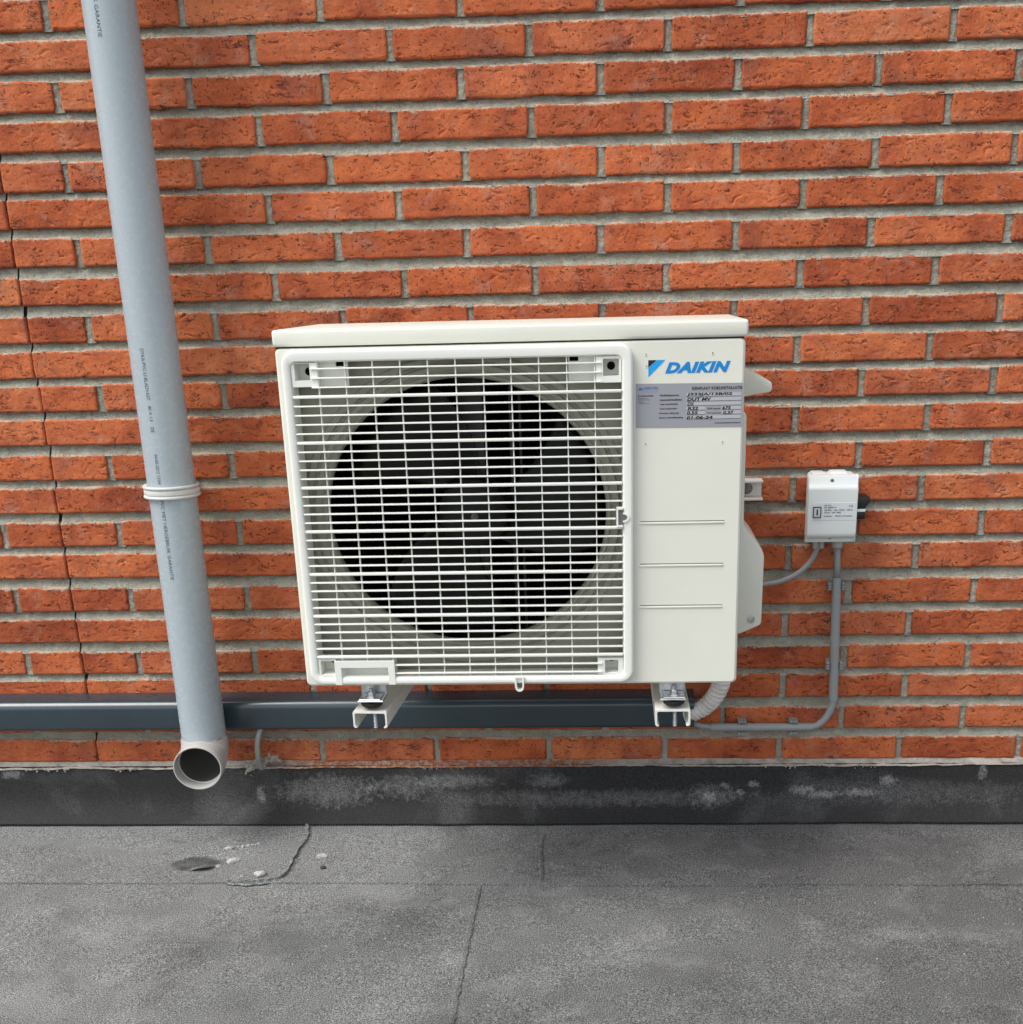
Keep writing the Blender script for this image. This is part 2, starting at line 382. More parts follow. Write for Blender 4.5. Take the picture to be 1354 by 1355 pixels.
# ------------------------------------------------------------------ brick wall
ROWS = {
    -3: (0.9421, [-1.326, -1.105, -0.884, -0.663, -0.442, -0.221, 0.0, 0.221, 0.442, 0.663, 0.884, 1.105, 1.326]),
    -2: (0.8833, [-1.4365, -1.2155, -0.9945, -0.7735, -0.5525, -0.3315, -0.1105, 0.1105, 0.3315, 0.5525, 0.7735, 0.9945, 1.2155]),
    -1: (0.8245, [-1.326, -1.105, -0.884, -0.663, -0.442, -0.221, 0.0, 0.221, 0.442, 0.663, 0.884, 1.105, 1.326]),
    0: (0.7657, [-1.4345, -1.2135, -0.9925, -0.7703, -0.549, -0.3281, -0.1067, 0.1142, 0.3308, 0.5545, 0.7755, 0.9965, 1.2175]),
    1: (0.7068, [-1.3265, -1.1055, -0.8845, -0.6635, -0.4407, -0.2205, 0.0006, 0.2199, 0.44, 0.6595, 0.8835, 1.1045, 1.3255]),
    2: (0.6484, [-1.4367, -1.2157, -0.9947, -0.7706, -0.5513, -0.3286, -0.11, 0.113, 0.3296, 0.5493, 0.7661, 0.9943, 1.2153]),
    3: (0.5897, [-1.3267, -1.1057, -0.8847, -0.6637, -0.4433, -0.2211, 0.0008, 0.221, 0.4385, 0.6614, 0.8833, 1.1043, 1.3253]),
    4: (0.5289, [-1.4367, -1.2157, -0.9947, -0.7748, -0.5524, -0.3315, -0.1084, 0.1119, 0.3312, 0.5513, 0.7704, 0.9943, 1.2153]),
    5: (0.4720, [-1.3266, -1.1056, -0.8846, -0.6636, -0.4403, -0.2214, 0.0011, 0.2209, 0.4391, 0.6583, 0.8834, 1.1044, 1.3254]),
    6: (0.4118, [-1.436, -1.215, -0.994, -0.7725, -0.5499, -0.3286, -0.1114, 0.1108, 0.3326, 0.5517, 0.7728, 0.995, 1.216]),
    7: (0.3502, [-1.3264, -1.1054, -0.8844, -0.6634, -0.4412, -0.2204, 0.0002, 0.2195, 0.4404, 0.661, 0.8836, 1.1046, 1.3256]),
    8: (0.2888, [-1.4364, -1.2154, -0.9944, -0.7734, -0.5515, -0.3298, -0.1113, 0.1121, 0.3328, 0.5508, 0.7717, 0.9946, 1.2156]),
    9: (0.2300, [-1.3265, -1.1055, -0.8825, -0.6635, -0.4425, -0.2215, -0.0005, 0.2205, 0.4407, 0.6607, 0.8835, 1.1045, 1.3255]),
    10: (0.1728, [-1.436, -1.215, -0.994, -0.7707, -0.5503, -0.331, -0.11, 0.111, 0.332, 0.5518, 0.7719, 0.995, 1.216]),
    11: (0.1139, [-1.3238, -1.1028, -0.8806, -0.6608, -0.4398, -0.2188, 0.0022, 0.2232, 0.4427, 0.6663, 0.8862, 1.1072, 1.3282]),
    12: (0.0523, [-1.4357, -1.2147, -0.9937, -0.7724, -0.5506, -0.3307, -0.1097, 0.1113, 0.3323, 0.554, 0.7739, 0.9953, 1.2163]),
    13: (-0.0066, [-1.3245, -1.1035, -0.8815, -0.6615, -0.4405, -0.2195, 0.0015, 0.2225, 0.4427, 0.6654, 0.8855, 1.1065, 1.3275]),
    14: (-0.0684, [-1.4346, -1.2136, -0.9874, -0.7732, -0.5503, -0.3296, -0.1086, 0.1124, 0.3334, 0.5544, 0.7745, 0.9964, 1.2174]),
    15: (-0.1269, [-1.325, -1.104, -0.8801, -0.662, -0.441, -0.22, 0.001, 0.222, 0.4404, 0.664, 0.885, 1.106, 1.327]),
    16: (-0.1905, [-1.4349, -1.2139, -0.9861, -0.7695, -0.5496, -0.3299, -0.1089, 0.1121, 0.3331, 0.55, 0.7725, 0.9961, 1.2171]),
    17: (-0.2509, [-1.3258, -1.1048, -0.8793, -0.6628, -0.4418, -0.2208, 0.0002, 0.2212, 0.4388, 0.6614, 0.8842, 1.1052, 1.3262]),
    18: (-0.3135, [-1.4352, -1.2142, -0.9864, -0.7713, -0.5484, -0.3302, -0.1092, 0.1118, 0.3328, 0.549, 0.7719, 0.9958, 1.2168]),
    19: (-0.3695, [-1.3258, -1.1048, -0.8803, -0.6628, -0.4418, -0.2208, 0.0002, 0.2212, 0.4401, 0.6621, 0.8842, 1.1052, 1.3262]),
    20: (-0.4312, [-1.4375, -1.2165, -0.9955, -0.7745, -0.5535, -0.3325, -0.1115, 0.1095, 0.3298, 0.5509, 0.7727, 0.9935, 1.2145]),
    21: (-0.4923, [-1.3247, -1.1037, -0.8799, -0.6617, -0.436, -0.2132, 0.0029, 0.2223, 0.438, 0.661, 0.8815, 1.1063, 1.3273]),
}
wall = thing('brick_wall', 'orange red brick wall with grey mortar behind the outdoor unit and the pipes', 'wall', (0, .05, -.55))
LN, HN = .2095, .0446
def brick_mesh(seed, L, H, nx, nz):
    r = np.random.default_rng(seed)
    u = np.linspace(-1, 1, nx); t = np.linspace(-1, 1, nz); U, T = np.meshgrid(u, t, indexing='ij')
    X = U * L / 2; Z = T * H / 2
    # ragged outline, fading inwards
    s = seed * 13.7
    ex = vnoise(Z / .012 + s, Z * 0 + np.sign(U) * 5 + s, seed + 1, 4, .6) * .0020
    ez = vnoise(X / .022 + s, X * 0 + np.sign(T) * 5 + s, seed + 2, 5, .66) * .0032
    X = X + ex * np.abs(U) ** 6; Z = Z + ez * np.abs(T) ** 2.5
    X = X - np.sign(U) * np.abs(U) ** 9 * (np.abs(T) ** 5) * .0035 * r.random(1)   # softened corners
    y = vnoise(X / .05 + s, Z / .03 + s, seed + 3, 3, .55) * .0011 + vnoise(X / .008 + s, Z / .006 + s, seed + 4, 3, .6) * .00055
    dx = (L / 2 - np.abs(X)) ; dz = (H / 2 - np.abs(Z))
    for d, R in ((np.maximum(dx, 0), .0035), (np.maximum(dz, 0), .003)):
        k = np.clip(1 - d / R, 0, 1); y = y + (1 - np.sqrt(np.clip(1 - k * k, 0, 1))) * R * .9
    # folds and drag crevices
    n = int(r.integers(7, 14) * L / .2095) + 1
    for i in range(n):
        px, pz = r.uniform(-L * .46, L * .46), r.uniform(-H * .40, H * .38); a = r.normal(0, .3); m = int(r.integers(2, 15))
        wd = r.uniform(.0007, .0013); dp = r.uniform(.0015, .0048); ph = r.uniform(0, 6)
        if r.random() < .3: m = 2; wd *= 1.3; dp *= .9
        pts = []
        for k in range(m):
            pts.append((px, pz, math.sin(math.pi * (k + .7) / (m + .4)) ** .6)); a = a * .8 + r.normal(0, .35); px += .0019 * math.cos(a); pz += .0019 * math.sin(a)
        for (qx, qz, am) in pts:
            if abs(qz) > H * .47: continue
            d2 = ((X - qx) ** 2 + (Z - qz) ** 2) / wd ** 2
            y = np.maximum(y, np.exp(-d2 * .8) * dp * am) if False else y + np.exp(-d2) * dp * am * .68
    for i in range(int(13 * L / .2095)):
        qx, qz = r.uniform(-L / 2, L / 2), r.uniform(-H * .45, H * .45); wd = r.uniform(.0006, .0012)
        y = y + np.exp(-((X - qx) ** 2 + (Z - qz) ** 2) / wd ** 2) * r.uniform(.0008, .0025)
    y = np.minimum(y, .006)
    V = np.stack([X, y, Z], -1).reshape(-1, 3).tolist(); F = []
    for i in range(nx - 1):
        for j in range(nz - 1):
            a = i * nz + j; F.append((a, a + nz, a + nz + 1, a + 1))
    ring = [i * nz for i in range(nx)] + [(nx - 1) * nz + j for j in range(1, nz)] + [i * nz + nz - 1 for i in range(nx - 2, -1, -1)] + [j for j in range(nz - 2, 0, -1)]
    b0 = len(V)
    for q in ring: V.append([V[q][0], .035, V[q][2]])
    m = len(ring)
    for k in range(m): F.append((ring[k], b0 + k, b0 + (k + 1) % m, ring[(k + 1) % m]))
    me = D.meshes.new('brick'); me.from_pydata(V, [], F); me.update()
    me.polygons.foreach_set('use_smooth', [True] * len(me.polygons)); me.materials.append(MB)
    return me
FULL = [brick_mesh(100 + i, LN, HN, 124, 29) for i in range(26)]
HALF = [brick_mesh(300 + i, .1, HN, 60, 29) for i in range(8)]
XL, XR = -1.24, 1.03
CRX = lambda z: -.8835 + .0025 * math.sin(z * 9) + .004 * (1 if z < .2 else 0)
surround = []      # boxes for the bricks beyond the frame
order = list(range(26)); cnt = 0
CUT = []
for row, (zb, js) in ROWS.items():
    xs = sorted(js)
    if row % 2 == 0:
        k = min(range(len(xs) - 1), key=lambda i: abs((xs[i] + xs[i + 1]) / 2 + .8835)); cr = CRX(zb); xs = xs[:k + 1] + [cr] + xs[k + 1:]
    for i in range(len(xs) - 1):
        a, b = xs[i], xs[i + 1]
        ga = .0010 if abs(a + .8835) < .02 else .0055; gb = .0010 if abs(b + .8835) < .02 else .0055
        x0, x1 = a + ga + random.uniform(-.0006, .001), b - gb - random.uniform(-.0006, .001)
        z0 = zb + random.uniform(-.0005, .0005); z1 = zb + HN + random.uniform(-.0012, .0018)
        if row < -1 or x1 < XL or x0 > XR: surround.append((x0, x1, z0, z1)); continue
        half = (x1 - x0) < .14
        if cnt % 26 == 0: random.shuffle(order)
        me = random.choice(HALF) if half else FULL[order[cnt % 26]]
        cnt += 1
        o = D.objects.new('brick', me); COL.objects.link(o); o.parent = wall
        o.matrix_parent_inverse = Matrix.Translation(-wall.location)
        o.location = ((x0 + x1) / 2, random.uniform(-.0012, .0014), (z0 + z1) / 2)
        mx = random.choice((-1, 1))
        o.scale = (mx * (x1 - x0) / (.1 if half else LN), 1, (z1 - z0) / HN)
        o.rotation_euler = (0, math.radians(random.uniform(-.22, .22)), math.radians(random.uniform(-.35, .35)))
# bricks of the same wall outside the photograph: one joined part
for row, (zb, js) in ROWS.items():
    xs = sorted(js); x = xs[-1]
    while x < 3.2: surround.append((x + .0055, x + .2155, zb, zb + HN)); x += .221
    x = xs[0]
    while x > -3.2: surround.append((x - .2155, x - .0055, zb, zb + HN)); x -= .221
for k in range(4, 24):
    zb = .7657 + k * .0588; off = .1105 if k % 2 == 0 else 0
    for i in range(-15, 15): surround.append((i * .221 + off + .0055, i * .221 + off + .2155, zb, zb + HN))
sv, sf = [], []
for (a, b, c, d) in surround:
    n = len(sv); y = random.uniform(-.001, .001); e = .003
    sv += [(a, y + e, c), (b, y + e, c), (b, y + e, d), (a, y + e, d), (a + e, y, c + e), (b - e, y, c + e), (b - e, y, d - e), (a + e, y, d - e), (a, .035, c), (b, .035, c), (b, .035, d), (a, .035, d)]
    sf += [(n + 4, n + 5, n + 6, n + 7)] + [(n + i, n + (i + 1) % 4, n + 4 + (i + 1) % 4, n + 4 + i) for i in range(4)] + [(n + 8 + i, n + 8 + (i + 1) % 4, n + (i + 1) % 4, n + i) for i in range(4)]
o = mk('outer_brickwork', sv, sf, MBO); rel(o, wall); o['kind'] = 'stuff'
# mortar: bed joints and head joints, raked at the top and spilling to the lower brick
mv, mf = [], []
def patch(X, Y, Z, skip=None):
    nx, nz = X.shape; b = len(mv)
    mv.extend(np.stack([X, Y, Z], -1).reshape(-1, 3).tolist())
    for i in range(nx - 1):
        if skip is not None and skip(X[i, 0], X[i + 1, 0]): continue
        for j in range(nz - 1):
            a = b + i * nz + j; mf.append((a, a + nz, a + nz + 1, a + 1))
rows_sorted = sorted(ROWS)
for row in rows_sorted:
    zb, js = ROWS[row]
    ztop = zb + .003; zbot = (ROWS[row + 1][0] + HN - .003) if row + 1 in ROWS else -.53
    nseg = 760
    x = np.linspace(-1.32, 1.10, nseg); t = np.linspace(0, 1, 10)
    X, T = np.meshgrid(x, t, indexing='ij')
    Z = ztop + (zbot - ztop) * T
    wob = vnoise(X / .06, X * 0 + row * 3.1, 5, 4, .6)
    Y = .0125 - .0110 * T ** 1.3 + wob * .0016 + vnoise(X / .009 + row * 9, Z / .006 + 50, 6, 4, .65) * .0030
    cr = CRX(zb - .01)
    patch(X, np.maximum(Y, .0004), Z, skip=(lambda a, b, cr=cr: a < cr + .0002 and b > cr - .0002))
    for j in js:
        if j < -1.32 or j > 1.1: continue
        if row % 2 and abs(j + .8835) < .02: continue
        x = np.linspace(j - .0085, j + .0085, 9); z = np.linspace(zb - .002, zb + HN + .002, 20)
        X, Z = np.meshgrid(x, z, indexing='ij')
        Y = .0045 + vnoise(X / .006 + row * 5 + j * 91, Z / .006 + 20, 8, 4, .7) * .0028 + .002 * np.abs((X - j) / .0085) ** 2 + vnoise(Z / .03, X * 0 + j * 33, 12, 2) * .0015
        patch(X, np.maximum(Y, .0008), Z)
o = mk('mortar', mv, mf, MM, smooth=True); rel(o, wall)
bm = bmesh.new()
for a, b in ((-3.3, -1.31), (1.09, 3.3)): box(bm, a, b, .006, .03, -.9, 1.05)
box(bm, -3.3, 3.3, .006, .03, 1.03, 2.3)
o = bmobj('outer_mortar', bm, MM, wall); o['kind'] = 'stuff'
bm = bmesh.new(); box(bm, -3.3, 3.3, .031, .3, -.9, 2.3); bmobj('wall_core', bm, MM, wall)
# pale fillet of mortar over the upstand
x = np.linspace(-3.3, 3.3, 1900); t = np.linspace(0, 1, 7); X, T = np.meshgrid(x, t, indexing='ij')
lo = -.5015 + vnoise(X / .07, X * 0 + 2, 31, 5, .65) * .0045
hi = -.4915 + vnoise(X / .05, X * 0 + 9, 32, 4, .6) * .0016
Z = hi + (lo - hi) * T
Y = .004 - .019 * T ** 1.2 + vnoise(X / .012, T * 2 + 4, 33, 4, .6) * .003
me_v = np.stack([X, Y, Z], -1).reshape(-1, 3); F = []
for i in range(len(x) - 1):
    for j in range(6): a = i * 7 + j; F.append((a, a + 7, a + 8, a + 1))
o = mk('mortar_fillet', me_v, F, MFIL, smooth=True); rel(o, wall)
# crumbs of mortar by the elbow and on the ledge
bm = bmesh.new()
def crumb(bm, x, y, z, s):
    q = bmesh.new(); bmesh.ops.create_icosphere(q, subdivisions=1, radius=s)
    for v in q.verts: v.co *= random.uniform(.65, 1.25)
    q.transform(Matrix.Translation((x, y, z))); me = D.meshes.new('tmp'); q.to_mesh(me); q.free(); bm.from_mesh(me); D.meshes.remove(me)
for i in range(120):
    f = random.random(); crumb(bm, -.582 + .07 * f + random.gauss(0, .004), -.014, -.506 + .024 * math.sin(f * 2.2) + random.gauss(0, .0045), random.uniform(.0012, .0042))
for i in range(60): crumb(bm, random.choice((random.uniform(-1.03, -.93), random.uniform(-.86, -.8), random.uniform(-.25, -.15), random.uniform(.4, .62))), -.0165, -.502 + random.gauss(0, .002), random.uniform(.001, .003))
o = bmobj('mortar_crumbs', bm, MFIL, wall); o['kind'] = 'stuff'

# ------------------------------------------------------------------ bitumen upstand with its pinked lower edge
def edge_y(X): return -.056 + .004 * vnoise(X / .5, X * 0 + 3, 41, 3)
def edge_z(X): return -.6015 + vnoise(X / .33, X * 0 + 1, 42, 4, .5) * .003
nx = 2600; x = np.linspace(-3.3, 3.3, nx); tp = [0, .1, .2, .35, .5, .65, .75, .84, .92, .985, 1]
base = [(-.0100, -.498), (-.0125, -.507), (-.0130, -.518), (-.0132, -.532), (-.0135, -.547), (-.0150, -.562), (-.0190, -.575), (-.0265, -.5855), (-.0370, -.5930), (-.0500, -.5985)]
V = np.zeros((nx, 12, 3))
wav = vnoise(x / .22, x * 0 + 6, 43, 4, .5); wv2 = vnoise(x / .03, x * 0 + 6, 44, 3, .5)
for k, (yy, zz) in enumerate(base):
    a = k / 9
    V[:, k] = np.stack([x, yy - wav * .004 * a - wv2 * .0006, np.full(nx, zz) + (edge_z(x) + .6015) * a], -1)
tooth = np.where(np.arange(nx) % 2 == 0, 0, 1)
V[:, 10] = np.stack([x, V[:, 9, 1] - .002 - .0042 * tooth, V[:, 9, 2] - .001 - .0028 * tooth], -1)
V[:, 11] = V[:, 10] + np.array([0, .003, -.0030])
V = V.reshape(-1, 3); F = []
for i in range(nx - 1):
    for j in range(11): a = i * 12 + j; F.append((a, a + 1, a + 13, a + 12))
o = mk('roof_upstand', V, F, BITD, smooth=True, auto=50)
tag(o, 'black bitumen upstand strip along the foot of the brick wall, with a serrated lower edge', 'flashing')

# ------------------------------------------------------------------ flat roof
def roof_sheet(name, x0, x1, y0, y1, fz, nx, ny, edge=None):
    x = np.linspace(x0, x1, nx); t = np.linspace(0, 1, ny); X, T = np.meshgrid(x, t, indexing='ij')
    ya = y0 if edge is None else edge(X)
    Y = ya + (y1 - ya) * T; Z = fz(X, Y)
    V = np.stack([X, Y, Z], -1); F = []
    V = np.concatenate([np.stack([V[:, 0, 0], V[:, 0, 1] + .0005, V[:, 0, 2] - .005], -1)[:, None], V], 1) if edge is not None else V
    n2 = V.shape[1]; V = V.reshape(-1, 3)
    for i in range(nx - 1):
        for j in range(n2 - 1): a = i * n2 + j; F.append((a, a + n2, a + n2 + 1, a + 1))
    return mk(name, V, F, BIT, smooth=True, auto=60)
def bumps(X, Y): return vnoise(X / .35 + 3, Y / .25 + 3, 51, 4, .5) * .005 * np.clip((-.04 - Y) / .2, .12, 1) + vnoise(X / .03, Y / .03, 52, 3, .6) * .0007
def z_low(X, Y): return -.6125 + bumps(X, Y)
def dip(X, Y):
    d = ((X + .625) / .05) ** 2 + ((Y + .200) / .032) ** 2
    return -.010 * np.exp(-d * .9)
def z_strip(X, Y):
    k = np.clip((Y + .22) / .17, 0, 1)
    return -.6085 + bumps(X, Y) + k ** 1.7 * .0030 + dip(X, Y)
SY = lambda X: -.2900 + .0035 * vnoise(X / .5 + 2, X * 0 + 1, 55, 4, .55) + .0016 * vnoise(X / .05 + 2, X * 0 + 4, 56, 4, .7) + .006 * np.tanh((X - .1) * -6) * .5 + .003
o = roof_sheet('roof_surface', -6, 6, -9, .03, z_low, 900, 420); o['kind'] = 'structure'
roof = o
def zat(x, y): return float(z_low(np.array([x]), np.array([y]))[0])
def zst(x, y): return float(z_strip(np.array([x]), np.array([y]))[0])
o = roof_sheet('roof_edge_strip', -3.3, 3.3, None, .02, z_strip, 1500, 70, edge=SY); o['kind'] = 'structure'
strip = o
def bead(name, pts, w_, h_, zf, parent, n=60):
    pts = spline([(a, b, 0) for a, b in pts], 14); V, F = [], []
    m = len(pts)
    for i, p in enumerate(pts):
        t = (pts[min(i + 1, m - 1)] - pts[max(i - 1, 0)]).normalized(); s = Vector((-t.y, t.x, 0))
        ww = w_ * (1 + .35 * math.sin(i * 1.7) + random.uniform(-.25, .25)); hh = h_ * random.uniform(.75, 1.3)
        for a, h in ((-1, -.35), (-.75, .5), (-.3, 1), (.1, .55), (.35, .9), (.8, .5), (1, -.35)):
            q = p + s * a * ww; V.append((q.x, q.y, zf(q.x, q.y) + h * hh))
    for i in range(m - 1):
        for j in range(6): a = i * 7 + j; F.append((a, a + 7, a + 8, a + 1))
    o = mk(name, V, F, BIT, smooth=True); o.parent = parent; return o
bead('seam_bead', [(-.1075, -.290), (-.107, -.34), (-.106, -.42), (-.1045, -.52), (-.1025, -.65), (-.0995, -.75), (-.09, -1.1)], .0052, .0036, zat, roof)
bead('seam_bead', [(0, -.272), (-.003, -.22), (-.009, -.14), (-.006, -.095)], .0042, .0028, zst, strip)
# open crack with a raised lip left of the rail
def crack(pts, wd, zf, parent):
    pts = spline([(a, b, 0) for a, b in pts], 6); V, F = [], []; m = len(pts)
    for i, p in enumerate(pts):
        t = (pts[min(i + 1, m - 1)] - pts[max(i - 1, 0)]).normalized(); s = Vector((-t.y, t.x, 0)); p = p + s * random.uniform(-.0016, .0016)
        ww = wd * random.uniform(.3, 1.6)
        for a, h in ((-2.6, -.0008), (-1.3, .0050), (-.5, .0046), (-.2, -.004), (.8, -.003), (1.6, .0016), (2.8, -.0008)):
            q = p + s * a * ww; V.append((q.x, q.y, zf(q.x, q.y) + h))
    for i in range(m - 1):
        for j in range(6): a = i * 7 + j; F.append((a, a + 7, a + 8, a + 1))
    o = mk('cracked_lip', V, F, BIT); o.parent = parent
crack([(-.464, -.05), (-.4485, -.10), (-.452, -.14), (-.4525, -.19), (-.4525, -.24), (-.463, -.272), (-.50, -.286), (-.55, -.288)], .0022, zst, strip)
# blistered flap beside the dip
bm = bmesh.new(); fl = []
for i in range(17):
    a = i / 16; xx = -.638 + .052 * a; yl = -.228 + .020 * a - .018 * math.sin(a * math.pi); yu = -.205 + .022 * a + .008 * math.sin(a * math.pi)
    fl.append([(xx, yl + (yu - yl) * t, zst(xx, yl + (yu - yl) * t) + .0020 + .0085 * math.sin(math.pi * a) * (1 - t * .95)) for t in (0, .33, .66, 1)])
V = [p for r_ in fl for p in r_] + [(r_[0][0], r_[0][1] + .001, r_[0][2] - .0035) for r_ in fl]
F = [(i * 4 + j, i * 4 + 4 + j, i * 4 + 5 + j, i * 4 + 1 + j) for i in range(16) for j in range(3)] + [(68 + i, 69 + i, i * 4 + 4, i * 4) for i in range(16)]
bm.free(); o = mk('lifted_flap', V, F, BIT, smooth=True); o.parent = strip
# stones
def stone(x, y, s, label, mat=STONE, flat=.55, seed=0, zf=zst, ry=0):
    r = random.Random(seed); q = bmesh.new(); bmesh.ops.create_icosphere(q, subdivisions=2, radius=1)
    s = (s[0] * .85, s[1] * .85)
    for v in q.verts:
        k = 1 + .28 * math.sin(v.co.x * 3 + seed) * math.cos(v.co.y * 4 + seed) + r.uniform(-.1, .1); v.co = Vector((v.co.x * s[0] * k, v.co.y * s[1] * k, v.co.z * s[0] * flat * k))
    q.transform(Matrix.Rotation(ry, 4, 'Z')); me = D.meshes.new('stone'); q.to_mesh(me); q.free(); o = link('stone', me, mat); o.location = (x, y, zf(x, y) + s[0] * flat * .5)
    o['label'] = label; o['category'] = 'stone'; return o
stone(-.5905, -.214, (.0075, .006), 'pale round stone beside the lifted roof flap, below the serrated edge', seed=2)
stone(-.5650, -.201, (.013, .0095), 'pale angular stone right of the lifted roof flap', seed=3, ry=.4)
stone(-.4985, -.258, (.0125, .0105), 'large grey stone resting just above the long roof seam', seed=4, ry=.5)
stone(-.5310, -.262, (.004, .003), 'tiny white stone left of the large grey stone on the roof', seed=5)
stone(-.4050, -.189, (.012, .0055), 'long pale stone chip right of the cracked roof seam', seed=6)
stone(-.3925, -.231, (.0075, .0045), 'small black chip just below the long pale chip on the roof', DSTONE, seed=7)
stone(-.5870, -.150, (.0095, .006), 'grey stone at the end of the row of crumbs above the lifted flap', seed=8, ry=.2)
bm = bmesh.new()
for i in range(26):
    a = random.random(); xx = -.578 + .045 * a; yy = -.146 + .016 * a + random.gauss(0, .0015); crumb(bm, xx, yy, zst(xx, yy) + .001, random.uniform(.0008, .0028))
for i in range(120):
    xx = random.uniform(-.9, .9); yy = random.choice((random.uniform(-.7, -.31), random.uniform(-.7, -.31), random.uniform(-.27, -.09)))
    crumb(bm, xx, yy, (zat if yy < -.29 else zst)(xx, yy) + .0008, random.uniform(.0005, .0016))
o = bmobj('grit', bm, STONE); o['kind'] = 'stuff'; o['label'] = 'loose pale grit scattered over the flat roof'; o['category'] = 'grit'

# ------------------------------------------------------------------ outdoor unit
YF = -.3704; UX, UZ = -.3447, -.2112      # the whole unit is moved to its stand-off from the wall below
unit = thing('outdoor_unit', 'cream white air conditioner outdoor unit with a square fan grille, on wall brackets', 'air conditioner', (UX + .33, -.235, UZ))
SHIFT = -.028
def U(u): return UX + u / 1000
def V_(v): return UZ + v * .9476 / 1000
def upart(name, bm, mat, auto=35): return bmobj(name, bm, mat, unit, auto)
def rrect(u0, u1, v0, v1, r, n=8):
    out = []
    for cx_, cz_, a0 in ((u1 - r, v1 - r, 0), (u0 + r, v1 - r, 90), (u0 + r, v0 + r, 180), (u1 - r, v0 + r, 270)):
        for k in range(n + 1):
            a = math.radians(a0 + 90 * k / n); out.append((cx_ + r * math.cos(a), cz_ + r * math.sin(a)))
    return out
def loops(bm, ls, cap0=False, cap1=False):
    """ls list of (pts, y)"""
    rings = [[bm.verts.new((U(a), y, V_(b))) for a, b in pts] for pts, y in ls]; n = len(rings[0])
    for r0, r1 in zip(rings, rings[1:]):
        for i in range(n): bm.faces.new((r0[i], r0[(i + 1) % n], r1[(i + 1) % n], r1[i]))
    if cap0: bm.faces.new(rings[0])
    if cap1: bm.faces.new(rings[-1])
# casing: shell with rounded front corners, opening behind the grille
bm = bmesh.new(); o_ = [rrect(0, 658.5, 0, 527, r, 6) for r in (7, 7, 4, 2)]
o_ = [(rrect(0, 658.5, 0, 527, 8, 6), -.096), (rrect(0, 658.5, 0, 527, 8, 6), YF + .006), (rrect(1.2, 657.3, 1.2, 526, 7.5, 6), YF + .002), (rrect(4, 654.5, 4, 524, 6, 6), YF), (rrect(20, 492, 14, 514, 10, 6), YF), (rrect(20, 492, 14, 514, 10, 6), YF + .03)]
loops(bm, o_, cap0=True)
upart('casing', bm, CREAM, 30)
# recessed orifice plate with a round hole, drawn rings and throat
bm = bmesh.new(); n = 72; FC = (258, 272)
def sqpt(a):
    c, s = math.cos(a), math.sin(a); t = 1e9
    if c > 1e-6: t = min(t, (492 - FC[0]) / c)
    if c < -1e-6: t = min(t, (20 - FC[0]) / c)
    if s > 1e-6: t = min(t, (514 - FC[1]) / s)
    if s < -1e-6: t = min(t, (14 - FC[1]) / s)
    return (FC[0] + c * t, FC[1] + s * t)
angs = sorted(set([2 * math.pi * i / n for i in range(n)] + [math.atan2(b - FC[1], a - FC[0]) % (2 * math.pi) for a in (20, 492) for b in (14, 514)]))
def circ(r): return [(FC[0] + r * math.cos(a), FC[1] + r * math.sin(a)) for a in angs]
YO = -.3445
def clampc(r): return [(min(max(a, 20.5), 491.5), min(max(b, 14.5), 513.5)) for a, b in circ(r)]
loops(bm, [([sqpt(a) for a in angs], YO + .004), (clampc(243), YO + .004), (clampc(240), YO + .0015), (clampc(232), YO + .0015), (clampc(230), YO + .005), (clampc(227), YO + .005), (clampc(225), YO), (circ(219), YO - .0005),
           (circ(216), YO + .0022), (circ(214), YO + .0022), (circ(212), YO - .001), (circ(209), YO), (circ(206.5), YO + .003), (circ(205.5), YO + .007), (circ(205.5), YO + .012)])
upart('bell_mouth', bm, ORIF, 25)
bm = bmesh.new(); loops(bm, [(rrect(16, 500, 8, 518, 8, 4), YO + .0125), (rrect(16, 500, 8, 518, 8, 4), YO + .20)], cap1=True); upart('inner_cavity', bm, FINS)
bm = bmesh.new()
for k in range(60): box(bm, U(18) + k * .008, U(18) + k * .008 + .0016, YO + .185, YO + .199, V_(20), V_(508))
upart('heat_exchanger', bm, FINS)
bm = bmesh.new(); box(bm, U(312), U(317), YO + .15, YO + .16, V_(20), V_(508), .001); box(bm, U(327), U(331), YO + .15, YO + .16, V_(20), V_(508), .001); box(bm, U(235), U(275), YO + .12, YO + .15, V_(20), V_(508), .002)
upart('motor_stay', bm, paint('galvanised_stay', (.10, .10, .09), .5))
# fan
fan = rel(D.objects.new('fan', D.meshes.new('fan')), unit); COL.objects.link(fan)
fx, fz = U(263), V_(266); fy = YO + .03
bm = bmesh.new(); addmesh(bm, lathe([(0, fy - .012), (.02, fy - .011), (.042, fy - .006), (.052, fy + .004), (.055, fy + .05), (.04, fy + .06)], 40, (fx, 0, fz), 'y')); fan.data.materials.append(FANP)
bmesh.ops.recalc_face_normals(bm, faces=bm.faces[:]); bm.to_mesh(fan.data); bm.free(); sharp(fan.data, 40)
for k in range(3):
    a0 = math.radians(112 + 120 * k); V, F = [], []; nr, na = 12, 20
    for i in range(nr):
        r_ = .05 + (.194 - .05) * i / (nr - 1); sp = math.radians(74 - 12 * i / nr); sw = math.radians(26 * i / nr)
        for j in range(na):
            t = j / (na - 1); a = a0 + sw + (t - .5) * sp; V.append((fx + r_ * math.cos(a), fy + .006 + .05 * t + .01 * math.sin(t * math.pi), fz + r_ * math.sin(a)))
    for i in range(nr - 1):
        for j in range(na - 1): q = i * na + j; F.append((q, q + 1, q + na + 1, q + na))
    b = mk('fan_blade', V, F, FANP, smooth=True); b.parent = fan
    md = b.modifiers.new('s', 'SOLIDIFY'); md.thickness = .0025
